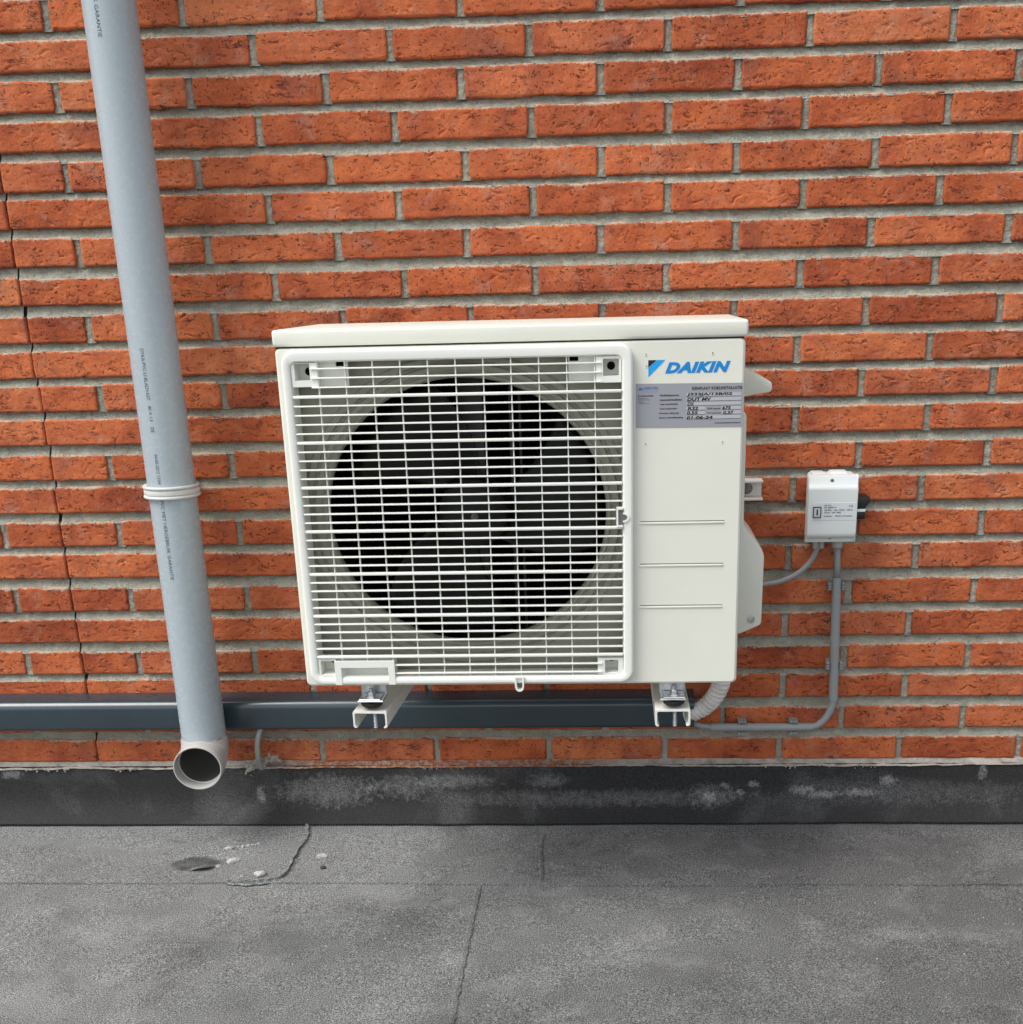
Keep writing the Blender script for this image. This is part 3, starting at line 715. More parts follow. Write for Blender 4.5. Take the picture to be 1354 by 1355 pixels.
bm = bmesh.new(); addmesh(bm, lathe([(0, fy - .020), (.0022, fy - .020), (.0024, fy - .017), (.0046, fy - .017), (.0048, fy - .0125), (.006, fy - .012), (.006, fy - .010)], 6, (fx + .004, 0, fz - .002), 'y')); o = bmobj('hub_nut', bm, metal_mat('nut_steel', (.22, .22, .22), .4)); o.parent = fan
# lid
bm = bmesh.new(); box(bm, U(-1.2), U(661.5), -.3725, -.092, V_(528.7), V_(552.5), .004, 3); upart('lid', bm, CREAM)
bm = bmesh.new(); box(bm, U(2), U(656), -.3675, -.098, V_(526), V_(531)); upart('lid_gasket', bm, BLACKP)
# grille
gr = thing('tmp', '', ''); D.objects.remove(gr)
bm = bmesh.new(); YG = -.3845
R1 = rrect(11, 503, 6.5, 524, 21)
def off(d, r0=21): return rrect(11 + d, 503 - d, 6.5 + d, 524 - d, max(r0 - d, 2))
I0 = rrect(24, 487.5, 20, 506.5, 9)
I1 = rrect(24.8, 486.5, 20.8, 505.7, 8.5)
loops(bm, [(R1, YF + .0005), (R1, YF - .009), (off(1), YF - .012), (off(3), YG + .0005), (off(6), YG), (rrect(21.5, 490, 17.5, 509, 11), YG + .001), (rrect(22.8, 488.7, 18.8, 507.7, 10), YG + .002), (I0, YG + .005), (I1, YF + .022), (rrect(22, 489, 18, 508, 9), YF + .022)])
grille = upart('fan_grille', bm, GRILLE, 28)
def gpart(name, bm, mat=GRILLE, auto=35):
    o = bmobj(name, bm, mat, None, auto); o.parent = grille; o.matrix_parent_inverse = grille.matrix_world.inverted() if False else Matrix.Identity(4)
    o.parent = grille; o.matrix_parent_inverse = Matrix.Translation(unit.location) @ Matrix.Translation(-unit.location); return o
def slat_mesh(L, h, d):
    bm = bmesh.new(); box(bm, -L / 2, L / 2, 0, d, -h / 2, h / 2, h * .3, 2); me = D.meshes.new('slat'); bm.to_mesh(me); bm.free(); sharp(me, 40); me.materials.append(GRILLE); return me
cache = {}
def slat(u0, u1, v, h, y=-.3832, d=.007, name='slat'):
    key = (round(u1 - u0, 1), h, d, name)
    if key not in cache: cache[key] = slat_mesh((u1 - u0) / 1000, h, d)
    o = D.objects.new(name, cache[key]); COL.objects.link(o); o.parent = grille; o.location = (U((u0 + u1) / 2), y, V_(v)); return o
P0, PP = 53.4, 13.45
for k in range(0, 31):
    v = P0 + PP * k; thick = k % 5 == 0
    if thick: slat(24, 487.2, v, .0041, -.3840, .008)
    elif k in (15, 16): slat(24, 477.5, v, .0021) if 258 < v < 284 else slat(24, 487.2, v, .0021)
    elif 258 < v < 284: slat(24, 477.5, v, .0021)
    else: slat(24, 487.2, v, .0021)
for v in (470.4, 483.8, 497.2): slat(52, 459, v, .0021)
for v in (38.9, 25.2): slat(141, 456, v, .0021)
bc = {}
for k in range(11):
    u = 61.4 + 38.85 * k
    v0, v1 = (44 if u < 141 else 14), 507
    key = (v0, v1)
    if key not in bc:
        bm = bmesh.new(); box(bm, -.00075, .00075, 0, .007, -(v1 - v0) / 2000 * .9476, (v1 - v0) / 2000 * .9476, .0004, 1); me = D.meshes.new('bar'); bm.to_mesh(me); bm.free(); me.materials.append(GRILLE); bc[key] = me
    o = D.objects.new('bar', bc[key]); COL.objects.link(o); o.parent = grille; o.location = (U(u), -.3796, V_((v0 + v1) / 2))
def hole_block(bu0, bu1, bv0, bv1, hu0, hu1, hv0, hv1, y0=-.3805, y1=-.352, hy=-.3535):
    bm = bmesh.new()
    def ring(a, b, c, d, y): return [bm.verts.new((U(p), y, V_(q))) for p, q in ((a, c), (b, c), (b, d), (a, d))]
    A = ring(bu0, bu1, bv0, bv1, y1); B = ring(bu0, bu1, bv0, bv1, y0); C_ = ring(hu0, hu1, hv0, hv1, y0); D_ = ring(hu0 + .5, hu1 - .5, hv0 + .5, hv1 - .5, hy)
    for r0, r1 in ((A, B), (B, C_), (C_, D_)):
        for i in range(4): bm.faces.new((r0[i], r0[(i + 1) % 4], r1[(i + 1) % 4], r1[i]))
    bm.faces.new(D_); return bm
def screw(u, v, y, r=.0042):
    bm = bmesh.new(); addmesh(bm, lathe([(r * 1.35, y), (r * 1.35, y - .001), (r, y - .0012), (r * .9, y - .0028), (r * .5, y - .003), (r * .45, y - .0012), (0, y - .0012)], 20, (U(u), 0, V_(v)), 'y'))
    gpart('screw', bm, FINS)
for args, s in (((24.5, 61, 471.5, 506, 29, 50.5, 480.5, 505), (43.5, 492)), ((452, 487, 469, 506, 461.5, 483.5, 478, 502.5), (472.5, 491)), ((24.5, 51.5, 20.5, 49.5, 28, 49, 23.5, 46.5), (44, 40)), ((450, 487, 20.5, 47.8, 460, 480, 22, 44), (469.5, 40))):
    gpart('corner_boss', hole_block(*args)); screw(*s, -.3538)
# plates with a slot beside the upper bosses
for a, b, s0, s1 in ((61, 102, 85, 97.5), (413, 452, 414.5, 427)):
    bm = bmesh.new()
    box(bm, U(a), U(b), -.366, -.362, V_(471), V_(499.3)); box(bm, U(a), U(s0), -.366, -.362, V_(499.3), V_(506)); box(bm, U(s1), U(b), -.366, -.362, V_(499.3), V_(506)); gpart('slotted_plate', bm)
    bm = bmesh.new(); box(bm, U(s0), U(s1), -.3615, -.3605, V_(499.3), V_(506)); gpart('slot', bm, FINS)
# hand grip at the lower left corner
bm = bmesh.new()
def ring(bm, pts, y): return [bm.verts.new((U(p), y, V_(q))) for p, q in pts]
o1 = [(50, 7.5), (50, 46.8), (141.5, 46.8), (141.5, 7.5)]; i1 = [(59.5, 7.5), (59.5, 36), (131.5, 36), (131.5, 7.5)]; i2 = [(64, 8), (64, 34), (130, 34), (130, 8)]
A = ring(bm, o1, YF + .01); B = ring(bm, o1, YG - .0005); C_ = ring(bm, i1, YG - .0005); D_ = ring(bm, i2, YF + .006)
for r0, r1 in ((A, B), (B, C_), (C_, D_)):
    for i in range(3): bm.faces.new((r0[i], r0[i + 1], r1[i + 1], r1[i]))
bm.faces.new(D_)
gpart('hand_grip', bm, GRILLE)
# latch at the right side and hanging eye at the bottom
bm = bmesh.new()
prism(bm, [(478.6, 256.5), (488, 256.5), (488, 259.5), (481.3, 259.5), (481.3, 283), (488, 283), (488, 286), (478.6, 286)], 'y', -.3865, -.372, 0)
for v in bm.verts: v.co.x = U(v.co.x); v.co.z = V_(v.co.z)
arc = [(488 + 9.4 * math.cos(a) * 1.0, 271 + 7.4 * math.sin(a)) for a in np.linspace(-math.pi / 2, math.pi / 2, 12)]
arci = [(488 + 6.4 * math.cos(a), 271 + 4.8 * math.sin(a)) for a in np.linspace(math.pi / 2, -math.pi / 2, 12)]
q = bmesh.new(); prism(q, arc + arci, 'y', -.3862, -.380); 
for v in q.verts: v.co.x = U(v.co.x); v.co.z = V_(v.co.z)
me = D.meshes.new('t'); q.to_mesh(me); q.free(); bm.from_mesh(me); gpart('latch', bm)
bm = bmesh.new(); prism(bm, [(481.3, 259.5), (487.8, 259.5), (487.8, 266)] + [(487.8 + 6.2 * math.cos(a), 271 + 4.7 * math.sin(a)) for a in np.linspace(-1.4, 1.4, 9)] + [(487.8, 276), (487.8, 283), (481.3, 283)], 'y', -.3849, -.376)
for v in bm.verts: v.co.x = U(v.co.x); v.co.z = V_(v.co.z)
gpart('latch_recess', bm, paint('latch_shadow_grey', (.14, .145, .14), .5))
def shield(s): return [(330.5 - 7.6 * s, 13.5 + 5.5 * s), (330.5 + 7.6 * s, 13.5 + 5.5 * s)] + [(330.5 + 6.6 * s * math.cos(a), 2 + 7.5 * s * math.sin(a)) for a in np.linspace(0, -math.pi, 12)]
bm = bmesh.new(); ou, inn = shield(1), shield(.62); A = ring(bm, ou, -.374); B = ring(bm, ou, -.3872); C_ = ring(bm, inn, -.3872); D_ = ring(bm, inn, -.376)
for r0, r1 in ((A, B), (B, C_), (C_, D_)):
    for i in range(len(ou)): bm.faces.new((r0[i], r0[(i + 1) % len(ou)], r1[(i + 1) % len(ou)], r1[i]))
gpart('hanging_eye', bm)
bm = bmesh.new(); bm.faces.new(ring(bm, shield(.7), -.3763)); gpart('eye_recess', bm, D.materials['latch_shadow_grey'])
# embossed lines on the front panel: dark groove over a bright lip
for v in (261, 195, 129):
    bm = bmesh.new(); box(bm, U(511.5), U(634), YF - .0016, YF + .002, V_(v - 4.0), V_(v - .6), .0012, 2); upart('embossed_line', bm, CREAM)
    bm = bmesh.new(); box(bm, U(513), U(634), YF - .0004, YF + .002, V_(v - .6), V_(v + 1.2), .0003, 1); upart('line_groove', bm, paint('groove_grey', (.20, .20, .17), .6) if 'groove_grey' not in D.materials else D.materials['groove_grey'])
for u, v in ((521, 505.7), (612.8, 505.7), (520.5, 377), (629, 378), (521.5, 489)):
    bm = bmesh.new(); addmesh(bm, lathe([(.0018, YF), (.0016, YF - .0006), (0, YF - .0007)], 10, (U(u), 0, V_(v)), 'y')); upart('rivet', bm, CREAM)
    bm = bmesh.new(); addmesh(bm, lathe([(.0009, YF - .0005), (.0008, YF - .0009), (0, YF - .0009)], 8, (U(u), 0, V_(v) + .0012), 'y')); upart('rivet_hole', bm, INK)
# logo
YL = YF - .0004
def flat(name, pts, mat, y=YL, parent=unit):
    bm = bmesh.new(); bm.faces.new([bm.verts.new((U(a), y, V_(b))) for a, b in pts]); return bmobj(name, bm, mat, parent)
flat('emblem_black', [(524.2, 498.5), (536, 498.5), (524.2, 488)], INK)
flat('emblem_cyan', [(536.3, 498.5), (548, 498.5), (524.2, 473.5), (524.2, 487.5)][0:2] + [(524.4, 474.6), (524.3, 487.3)], CYAN)
text('logo_lettering', 'DAIKIN', .0905, .0150, BLUE, unit, lambda a, b: (U(547.5) + a, YL, V_(479.2) + b + a * .004), bold=.06, shear=.32, spacing=1.1)
# name plate
def PLp(u, v): return lambda a, b: (U(u) + a, YF - .0011, V_(v) + b)
plate = flat('name_plate', [(507, 402), (656.2, 400.8), (656.2, 464), (507, 465.5)], PLATE, YF - .0006)
def ptext(body, u0, u1, v0, h, mat=INK, **k):
    o = text('lettering', body, (u1 - u0) / 1000, h / 1000, mat, None, PLp(u0, v0), **k); o.parent = plate; o.matrix_parent_inverse = Matrix.Identity(4); return o
def pfield(u0, u1, v0, v1):
    o = flat('entry_field', [(u0, v0), (u1, v0), (u1, v1), (u0, v1)], FIELD, YF - .0008, None); o.parent = plate; o.matrix_parent_inverse = Matrix.Identity(4)
    o = flat('field_rule', [(u0, v0 - .5), (u1, v0 - .5), (u1, v0), (u0, v0)], INKG, YF - .0009, None); o.parent = plate
# put the parts of the plate in the plate's frame
for v in (445.8, 439.4, 432.9): pfield(577.5, 653.8, v, v + 4.9)
for v in (426.4, 419.9): pfield(577.5, 603.8, v, v + 4.9); pfield(627, 653.8, v, v + 4.9)
pfield(577.5, 653.8, 413.4, 418.3)
ptext('KENPLAAT KOELINSTALLATIE', 585.5, 654.8, 455.3, 4.0, bold=.02)
ptext('DIJKSTRA', 518.5, 537.8, 456.6, 4.0, LBLUE, bold=.02, shear=.2)
o = flat('logo_swoosh', [(510, 457), (513, 460), (518, 458.6), (514, 458.5), (519, 456.6), (512, 456.2)], LBLUE, YF - .0011, None); o.parent = plate
o = flat('logo_band', [(518.5, 453.6), (537.5, 453.6), (537.5, 456), (518.5, 456)], LLB, YF - .0010, None); o.parent = plate
for i, (s, a, b) in enumerate((('Identificatienummer', 540.6, 567.5), ('Leverancier/installateur', 540.4, 571.8), ('Type koelmiddelolie', 540.2, 565.5), ('Type koudemiddel', 540, 564), ('Nominale vulling (kg)', 539.8, 567), ('Datum inbedrijfstelling', 539.6, 573))):
    ptext(s, a, b, 447.0 - i * 6.5, 2.5, bold=.03)
ptext('Koudetechniek', 510.3, 531.5, 447.0, 2.2, bold=.02)
for s, b, v in (('Postbus 12', 523, 443.8), ('8400 AB Gorredijk', 526.5, 441.4), ('Telefoon', 518, 438.8), ('info@dijkstra.nl', 525, 436.4)): ptext(s, 510.3, b, v, 1.5)
ptext('GWP waarde', 606.6, 625, 426.8, 2.3, bold=.02); ptext('CO2 equivalent', 606.6, 626.4, 420.3, 2.3, bold=.02)
for s, a, b, v, h in (('J333JA/13B/02', 578, 641, 446.0, 4.6), ('DUT MV', 578.6, 612, 439.4, 4.6), ('DX', 579, 588.5, 432.9, 4.5), ('R32', 579.5, 594, 426.4, 4.4), ('675', 627.8, 639.5, 426.5, 4.4), ('0.55', 578.5, 593.5, 420, 4.4), ('0.37', 629, 643.5, 419.6, 4.4), ('01-06-24', 578, 614.5, 413.2, 4.4)):
    ptext(s, a, b, v, h, bold=.035, shear=.12)
ptext('www.koudetechniek.nl', 617, 653.2, 406.3, 1.8, bold=.03)
# side covers
def CV(p, dx=0, dz=0): return [(a + .0083 + dx, b * .948 - .0330 + dz) for a, b in p]
bm = bmesh.new(); prism(bm, CV([(.300, .2925), (.3165, .2842), (.3565, .2622), (.3585, .2590), (.3580, .2490), (.3555, .2465), (.318, .2405), (.300, .2385)], -.0035, .0060), 'y', -.275, -.13, .0022, 2); upart('side_handle', bm, CREAM)
bm = bmesh.new(); prism(bm, CV([(.300, .2300), (.3120, .2280), (.3175, .2205), (.3175, .0530), (.3215, .0420), (.3465, .0100), (.3500, -.0010), (.3490, -.1120), (.3462, -.1160), (.318, -.1290), (.300, -.1320)]), 'y', -.292, -.11, .003, 2); upart('valve_cover', bm, CREAM)
bm = bmesh.new(); addmesh(bm, lathe([(.006, 0), (.006, .001), (.002, .0015), (0, .0015)], 14, (0, 0, 0), 'y'));
for v in bm.verts: v.co = Vector((v.co.x + .341, -.2925 - v.co.y, v.co.z - .1325))
upart('cover_screw', bm, ZINC)
# feet of the unit: bent steel plates
for cx_, nm in ((-.2440, 0), (.2175, 1)):
    bm = bmesh.new(); wd = .020
    box(bm, cx_ - wd, cx_ + wd, -.352, -.349, -.2315, -.2085, .0008, 1); box(bm, cx_ - wd, cx_ + wd, -.387, -.349, -.2325, -.2297, .001, 1); upart('mounting_foot', bm, ZINC)
# ------------------------------------------------------------------ wall bracket with two arms
brk = thing('wall_bracket', 'white steel wall bracket with two channel arms carrying the outdoor unit', 'bracket', (0, -.02, -.2))
def carm(cx_, yaw, front=-.4130):
    p = [(-.0265, -.0255), (-.0265, 0), (.0265, 0), (.0265, -.0255), (.0205, -.0270), (.0205, -.0245), (.0238, -.0235), (.0238, -.0027), (-.0238, -.0027), (-.0238, -.0235), (-.0205, -.0245), (-.0205, -.0270)]
    bm = bmesh.new(); prism(bm, p, 'y', 0, .385, 0)
    # round the outer corners a little
    bmesh.ops.bevel(bm, geom=[e for e in bm.edges if abs((e.verts[0].co - e.verts[1].co).y) > .3 and e.calc_face_angle(0) > 1.2], offset=.0012, segments=2, affect='EDGES')
    bm.transform(Matrix.Translation((cx_, front, -.2480)) @ Matrix.Rotation(yaw, 4, 'Z')); return bmobj('arm', bm, BRK, brk, 30)
for cx_, yaw in ((-.2470, math.radians(-2.5)), (.2175, math.radians(.6))):
    carm(cx_, yaw)
    dx = -math.sin(yaw) * .385
    bm = bmesh.new(); box(bm, cx_ + dx - .022, cx_ + dx + .022, -.030, -.004, -.30, .05, .002, 2); bmobj('upright', bm, BRK, brk)
    fx_ = cx_ + .002; TB = Matrix.Translation((0, -.026, -.0365))
    bm = bmesh.new(); addmesh(bm, lathe([(.0, -.2005), (.0165, -.1985), (.0170, -.2010), (.0160, -.2045), (.0120, -.2078), (.0, -.2090)], 32, (fx_, -.372, 0), 'z'));
    for v in bm.verts: v.co.y = -.372 + (v.co.y + .372) * .9
    bm.transform(TB); bmobj('rubber_mount', bm, RUB, brk)
    bm = bmesh.new(); box(bm, fx_ - .0165, fx_ + .0165, -.3885, -.356, -.1944, -.1912, .0008, 1)
    addmesh(bm, lathe([(.0, -.1835), (.0062, -.1840), (.0068, -.1855), (.0068, -.1895), (.0095, -.1900), (.0098, -.1912), (0, -.1912)], 6, (fx_, -.372, 0), 'z'))
    addmesh(bm, lathe([(.0, -.1775), (.0034, -.1785), (.0036, -.19)], 14, (fx_, -.372, 0), 'z'))
    pr_ = [(0, -.2455)] + [(.0033 + (.0005 if k % 2 else 0), -.2450 + k * .0012) for k in range(30)]
    addmesh(bm, lathe(pr_, 12, (fx_ + .002, -.366, 0), 'z')); bm.transform(TB); bmobj('bolt', bm, ZINC, brk)
bm = bmesh.new(); prism(bm, [(-.004, .0055), (-.034, .0055), (-.034, .0095), (-.0075, .0105), (-.0075, .0365), (-.034, .0375), (-.034, .0415), (-.004, .0415)], 'x', -.345, .3875, .0008, 1); bmobj('rail', bm, BRK, brk)
bm = bmesh.new(); addmesh(bm, lathe([(.0, -.0165), (.0035, -.0165), (.0038, -.0135), (.0066, -.0130), (.0068, -.0095), (.0105, -.0090), (.0108, -.0076)], 18, (.3615, 0, .0235), 'y')); bmobj('rail_bolt', bm, metal_mat('dull_steel', (.28, .27, .25), .5), brk)

# ------------------------------------------------------------------ horizontal trunking behind
trk = thing('pipe_trunking', 'dark slate plastic trunking running level along the wall behind the downpipe and unit', 'trunking', (-.6, -.02, -.424))
bm = bmesh.new()
prof = [(-.001, -.4245)]
for cy, cz, r, a0 in ((-.0345, -.4145, .010, 180), ):
    pass
def arcp(cy, cz, r, a0, a1, n=8): return [(cy + r * math.cos(math.radians(a)), cz + r * math.sin(math.radians(a))) for a in np.linspace(a0, a1, n)]
prof = [(-.001, -.4305)] + arcp(-.0375, -.4225, .008, 270, 180) + [(-.0455, -.3940)] + arcp(-.0285, -.3865, .0170, 180, 100, 14) + [(-.012, -.3670), (-.001, -.3655)]
prism(bm, prof, 'x', -3.2, .2725); bmobj('duct', bm, TRK, trk, 25)
bm = bmesh.new(); prism(bm, [(a - .0012 if a < -.01 else a, b) for a, b in prof], 'x', .2600, .2740); bmobj('end_cap', bm, TRK, trk, 25)
hs_ = thing('insulated_hose', 'white wrapped line set hose bending from the trunking end up behind the unit', 'hose', (.3, -.05, -.37))
pa = spline([(.255, -.032, -.402), (.272, -.034, -.398), (.292, -.042, -.384), (.309, -.052, -.360), (.3185, -.060, -.332), (.322, -.066, -.300), (.322, -.08, -.26)], 22)
rd = [.0150 + .0015 * math.sin(i * .95) + .0008 * math.sin(i * 2.3 + 1) + random.uniform(-.0005, .0005) for i in range(len(pa))]
v, f = sweep(pa, rd, 26); v = [Vector(p) + Vector((random.gauss(0, .0003), random.gauss(0, .0003), random.gauss(0, .0003))) for p in v]
o = mk('wrap', v, f, HOSE, smooth=True); rel(o, hs_)
# spiral edge of the wrap tape
sp_ = []
for i in range(0, (len(pa) - 2) * 6):
    t = i / 6; k = int(t); p = pa[k].lerp(pa[k + 1], t - k); tg = (pa[k + 1] - pa[k]).normalized(); up = tg.cross(Vector((0, 1, 0))).normalized(); s2 = tg.cross(up); a = i * .13
    sp_.append(p + (up * math.cos(a) + s2 * math.sin(a)) * .0158)
v, f = sweep(sp_, .0009, 6); o = mk('tape_edge', v, f, HOSE, smooth=True); rel(o, hs_)
hk = thing('overflow_tube', 'thin pale grey tube hooking from the trunking down into the wall foot', 'tube', (-.55, -.03, -.47))
v, f = sweep(spline([(-.535, -.02, -.415), (-.541, -.030, -.432), (-.5465, -.034, -.448), (-.5505, -.034, -.470), (-.5525, -.030, -.492), (-.5535, -.022, -.510), (-.5535, -.012, -.525)], 8), .0052, 16)
o = mk('tube', v, f, HOOK, smooth=True); rel(o, hk)

# ------------------------------------------------------------------ downpipe
PX, PY, PR = -.6335, -.090, .040
dp = thing('downpipe', 'tall light grey plastic downpipe ending in an open elbow above the flat roof', 'downpipe', (PX, PY, -.45))
v, f = lathe([(PR, -.4085), (PR, 1.0), (PR, 2.3), (PR - .0018, 2.3), (PR - .0018, -.4085)], 72, (PX, PY, 0), 'z', True); o = mk('pipe', v, f, PIPE, smooth=True, auto=40); rel(o, dp)
pipe = o
# elbow: socket, bend, open mouth
cl = [(0, 0, -.404), (0, 0, -.4105)]
for k in range(1, 15):
    a = math.radians(90 * k / 14); cl.append((.0042 * (k / 14) ** 2, -.034 * (1 - math.cos(a)), -.4105 - .034 * math.sin(a)))
cl += [(.0048, -.046, -.4445), (.0052, -.056, -.4446), (.006, -.070, -.4448)]
cl = [Vector((PX + a, PY + b, c)) for a, b, c in cl]; m = len(cl)
V, F = [], []; N = 64
def elring(p, t, r):
    up = Vector((1, 0, 0)); up = (up - t * up.dot(t)).normalized(); s2 = t.cross(up)
    return [p + up * math.cos(2 * math.pi * k / N) * r + s2 * math.sin(2 * math.pi * k / N) * r for k in range(N)]
rings = []
for i, p in enumerate(cl):
    t = (cl[min(i + 1, m - 1)] - cl[max(i - 1, 0)]).normalized(); r = .0422 if i < 2 else (.0424 if i < m - 3 else .0436)
    if i == 0: r = .0405
    rings.append(elring(p, t, r))
t = (cl[-1] - cl[-2]).normalized(); rings.append(elring(cl[-1] + t * .0006, t, .0430)); rings.append(elring(cl[-1] + t * .0004, t, .0414))
rings.append(elring(cl[-1] - t * .004, t, .0408)); rings.append(elring(cl[-1] - t * .024, t, .0406)); rings.append(elring(cl[-1] - t * .0245, t, .0388))
for i in range(m - 4, -1, -1):
    tt = (cl[min(i + 1, m - 1)] - cl[max(i - 1, 0)]).normalized(); rings.append(elring(cl[i], tt, .0386))
for r_ in rings: V += r_
for j in range(len(rings) - 1):
    for k in range(N): F.append((j * N + k, j * N + (k + 1) % N, (j + 1) * N + (k + 1) % N, (j + 1) * N + k))
o = mk('elbow', V, F, ELB, smooth=True, auto=50); rel(o, dp)
o.data.materials.append(BORE_SHADE)
for p_ in o.data.polygons:
    if min(p_.vertices) >= (len(cl) + 4) * N: p_.material_index = 1
RUST = NM('rust_line', .9, (.20, .045, .02)).m
a_ = [math.radians(k) for k in np.linspace(-95, 25, 30)]
v, f = sweep([(PX + .0404 * math.cos(a), PY + .0404 * math.sin(a), -.4062 + .001 * math.sin(a * 9)) for a in a_], .0009, 6); o = mk('rust_ring', v, f, RUST); rel(o, dp)
def pipetext(body, z0, z1, h, th0=-8.0):
    L = z0 - z1
    def pl(a, b):
        th = math.radians(th0) + (b - h / 2) / PR; return (PX + (PR + .0003) * math.sin(th), PY - (PR + .0003) * math.cos(th), z0 - a)
    o = text('print', body, L, h, INKG, None, pl); o.parent = pipe; return o
pipetext('DYKA-PVC-U-BLADVAST', .318, .232, .0060); pipetext('80 X 1,5', .222, .196, .0060); pipetext('DE', .186, .177, .0060); pipetext('04-05-2012 13:04', .139, .087, .0058)
pipetext('PVC MET HERGEBRUIK GARANTIE', .058, -.087, .0062); pipetext('PVC MET HERGEBRUIK GARANTIE', .935, .790, .0062)
cp = thing('pipe_clamp', 'ribbed white plastic clamp ring holding the grey downpipe to the wall', 'clamp', (PX, PY, .067))
pf = [(.0405, .0565), (.0462, .0565), (.0474, .0580), (.0474, .0600), (.0462, .0615), (.0440, .0620), (.0440, .0628), (.0458, .0634), (.0466, .0675), (.0458, .0716), (.0440, .0722), (.0440, .0730), (.0462, .0735), (.0474, .0750), (.0474, .0770), (.0462, .0785), (.0405, .0785)]
v, f = lathe(pf, 64, (PX, PY, 0), 'z'); o = mk('ring', v, f, CLAMP, smooth=True, auto=40); rel(o, cp)
bm = bmesh.new(); box(bm, PX - .012, PX + .012, PY + .042, .004, .058, .077, .002); bmobj('stem', bm, CLAMP, cp)

# ------------------------------------------------------------------ isolator switch
sw = thing('isolator_switch', 'white rotary isolator switch box with a black knob on its right side', 'switch box', (.5, -.03, 0))
bm = bmesh.new(); box(bm, .4645, .5425, -.045, -.001, -.0630, .0575, .005, 3)
box(bm, .468, .491, -.040, -.006, .0540, .0602, .003, 2); box(bm, .499, .530, -.040, -.006, .0540, .0615, .004, 2); bmobj('base', bm, BOX, sw)
bm = bmesh.new(); cpf = [(-.0445, -.0632)] + [(-.0560, -.0625), (-.0580, -.0560)] + arcp(-.0535, -.0430, .0140, 215, 180, 5) + [(-.0675, .0340)] + arcp(-.0585, .0340, .0090, 180, 125, 5) + [(-.0590, .0500), (-.0570, .0580), (-.0445, .0590)]
prism(bm, cpf, 'x', .4595, .5425, .0016, 2); bmobj('cover', bm, BOX, sw, 25)
for a_, b_ in ((.4590, .4612), (.5408, .5436)):
    bm = bmesh.new(); prism(bm, [(-.0452, -.0636), (-.0560, -.0636), (-.0600, -.0580), (-.0600, .0530), (-.0570, .0590), (-.0452, .0590)], 'x', a_, b_, .001, 1); bmobj('cover_rim', bm, BOX, sw)
YS = -.0675
def sflat(name, x0, x1, z0, z1, mat, y): bm = bmesh.new(); bm.faces.new([bm.verts.new(p) for p in ((x0, y, z0), (x1, y, z0), (x1, y, z1), (x0, y, z1))]); return bmobj(name, bm, mat, sw)
lab = paint('switch_label', (.74, .78, .80), .35)
bm = bmesh.new(); box(bm, .4655, .5395, YS - .0005, YS + .0002, -.0205, .0115, .0004, 1); bmobj('label', bm, lab, sw)
bm = bmesh.new(); box(bm, .4680, .4812, YS - .0022, YS, -.0148, .0040, .0008, 1); bmobj('window', bm, paint('window_grey', (.30, .32, .31), .4), sw)
bm = bmesh.new(); box(bm, .4697, .4797, YS - .0026, YS - .0018, -.0132, .0022, .0004, 1); bmobj('window_card', bm, paint('card', (.62, .64, .62), .5), sw)
bm = bmesh.new()
for a in ((.4678, .4814, .0036, .0046), (.4678, .4814, -.0150, -.0143), (.4806, .4814, -.0150, .0046), (.4678, .4686, -.0150, .0046)): box(bm, a[0], a[1], YS - .0027, YS, a[2], a[3])
bmobj('window_frame', bm, BLACKP, sw)
def stext(b, x0, x1, z0, h, **k): return text('lettering', b, x1 - x0, h, INK, sw, lambda a, c: (x0 + a, YS - .0009 if b != 'I' else YS - .0029, z0 + c), **k)
stext('I', .4735, .4760, -.0105, .0105, bold=.06)
stext('SA 316', .4868, .4985, .0056, .0024, bold=.02); stext('EN 60947-3', .4868, .5058, .0016, .0025, bold=.02); stext('CE', .5285, .5350, .0030, .0042, spacing=1.1)
stext('AC-23A', .4868, .4992, -.0030, .0025, bold=.03); stext('16A  230V~  50Hz', .5030, .5345, -.0030, .0025, bold=.02); stext('10 kA  16A  IP65', .4872, .5148, -.0074, .0025, bold=.03)
stext('Isolator', .4868, .5010, -.0136, .0023, bold=.02); stext('Made in Sweden', .5058, .5345, -.0136, .0024, bold=.02)
for x_, z_, y_ in ((.4990, .0500, -.0600), (.5005, -.0535, -.0590)):
    bm = bmesh.new(); addmesh(bm, lathe([(.0030, y_ + .002), (.0030, y_ - .0008), (.0022, y_ - .0012), (0, y_ - .0012)], 16, (x_, 0, z_), 'y')); bmobj('screw', bm, metal_mat('screw_steel', (.3, .3, .3), .4) if 'screw_steel' not in D.materials else D.materials['screw_steel'], sw)
bm = bmesh.new(); prism(bm, [(.5425, .0195), (.5655, .0185), (.5660, .0100), (.5600, .0010), (.5580, -.0035), (.5425, -.0035)], 'y', -.056, -.018, .0018, 2); box(bm, .5425, .5600, -.054, -.020, -.0225, -.0085, .003, 2); bmobj('knob', bm, BLACKP, sw)
bm = bmesh.new(); box(bm, .5425, .5585, -.0575, -.022, -.0082, -.0030, .0012, 2); bmobj('knob_pointer', bm, BOX, sw)
for x0, x1, z0 in ((.4762, .4862, -.0805), (.4872, .4965, -.0800), (.5100, .5290, -.0795)):
    bm = bmesh.new(); cx_ = (x0 + x1) / 2; r = (x1 - x0) / 2; addmesh(bm, lathe([(r * .8, z0), (r, z0 + .002), (r, -.066), (r * .9, -.0635)], 12, (cx_, -.026, 0), 'z')); addmesh(bm, lathe([(.0, z0 + .001), (r * .8, z0)], 12, (cx_, -.026, 0), 'z')); bmobj('cable_gland', bm, paint('gland_grey', (.45, .47, .47), .4) if 'gland_grey' not in D.materials else D.materials['gland_grey'], sw)
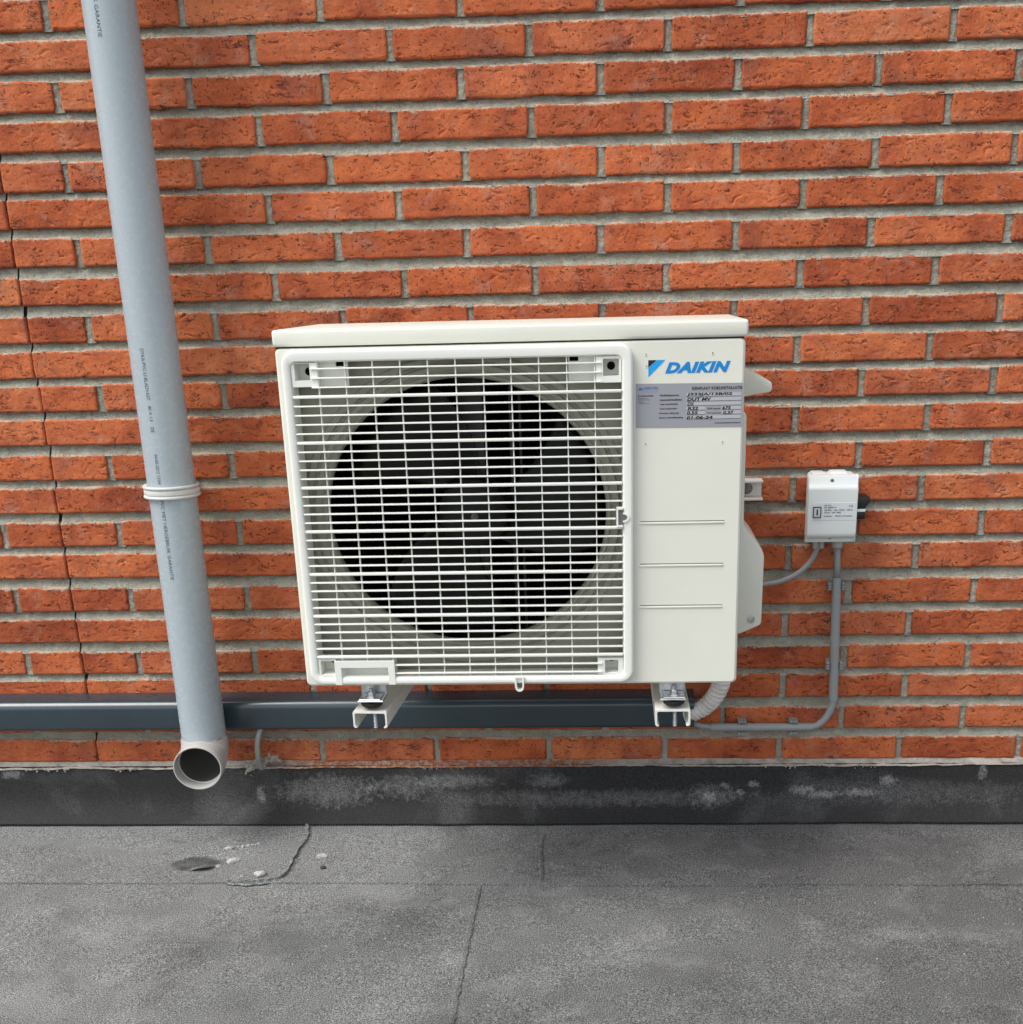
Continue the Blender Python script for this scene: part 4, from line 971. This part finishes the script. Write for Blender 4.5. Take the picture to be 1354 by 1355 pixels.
cb = thing('power_cable', 'grey power cable curving from the unit valve cover up to the isolator switch', 'cable', (.43, -.03, -.13))
v, f = sweep(spline([(.33, -.10, -.135), (.365, -.060, -.1440), (.398, -.036, -.1480), (.425, -.028, -.1450), (.452, -.025, -.1330), (.473, -.025, -.1130), (.484, -.026, -.0900), (.4865, -.026, -.0740)], 10), .0048, 16); o = mk('sheath', v, f, COND, smooth=True); rel(o, cb)
cn = thing('conduit', 'grey plastic conduit rising from the trunking end to the isolator switch', 'conduit', (.52, -.02, -.44))
v, f = sweep(fillet([(.262, -.030, -.424), (.287, -.026, -.4345), (.306, -.021, -.4395), (.320, -.020, -.4400)], .02, 5), .0052, 16); o = mk('cable', v, f, COND, smooth=True); rel(o, cn)
v, f = sweep([(.3065, -.020, -.4405), (.4, -.020, -.4410), (.4955, -.020, -.4410)], .0080, 20); o = mk('sleeve', v, f, COND, smooth=True, auto=40); rel(o, cn)
v, f = sweep(spline([(.492, -.020, -.4405), (.501, -.020, -.4385), (.5135, -.020, -.4285), (.5235, -.020, -.4120), (.5290, -.020, -.3950), (.5298, -.020, -.382)], 8), .0066, 16); o = mk('bend', v, f, COND, smooth=True); rel(o, cn)
v, f = sweep([(.5300, -.020, -.3855), (.5275, -.020, -.28), (.5240, -.020, -.1430)], .0082, 20); o = mk('sleeve', v, f, COND, smooth=True, auto=40); rel(o, cn)
v, f = sweep([(.5242, -.020, -.148), (.5230, -.022, -.12), (.5205, -.025, -.0775)], .0060, 16); o = mk('riser', v, f, COND, smooth=True); rel(o, cn)
def clip(x_, z_, horiz, label):
    t = thing('conduit_clip', label, 'clip', (x_, -.008, z_), 'grey saddle clips holding the conduit')
    T = Matrix.Translation((x_, 0, z_)) @ (Matrix.Rotation(math.radians(90), 4, 'Y') if horiz else Matrix.Identity(4))
    bm = bmesh.new(); box(bm, -.0125, .0125, -.010, .002, -.0075, .0075, .001, 1); bm.transform(T); o = bmobj('base', bm, CLIPM, t)
    for s in (-1, 1):
        bm = bmesh.new()
        for k in (-1, 0, 1):
            R = Matrix.Translation((s * .0118, -.0185, k * .0052)) @ Matrix.Rotation(math.radians(18 * s), 4, 'Y')
            box(bm, -.0032, .0032, -.0075, .010, -.0017, .0017, .0004, 1, rot=R)
        box(bm, s * .0118 - .0018, s * .0118 + .0018, -.024, -.004, -.0072, .0072, .0004, 1)
        bm.transform(T); bmobj('jaw', bm, CLIPM, t)
clip(.3650, -.4408, True, 'left clip on the level run of conduit below the unit')
clip(.4600, -.4408, True, 'right clip on the level run of conduit, nearest its bend')
clip(.5243, -.1600, False, 'upper clip on the rising conduit, just below the isolator switch')
clip(.5283, -.3155, False, 'lower clip on the rising conduit, above its bend')

for t, yr in ((trk, -.030), (hs_, -.06), (hk, -.03), (dp, -.15), (cp, -.13), (sw, -.060), (cb, -.03), (cn, -.02)): refit(t, yr)
for t in D.objects:
    if t.name.startswith('conduit_clip'): refit(t, -.015)
    if t.name.startswith('rail') : refit(t, -.02)
unit.location.y += SHIFT
for o in D.objects:
    if o.type == 'MESH' and len(o.data.materials) == 0: print('NOMAT', o.name)
print('objects', len(D.objects), 'bricks', cnt, 'tris', sum(len(o.data.loop_triangles) if False else sum(len(p.vertices) - 2 for p in o.data.polygons) for o in []))
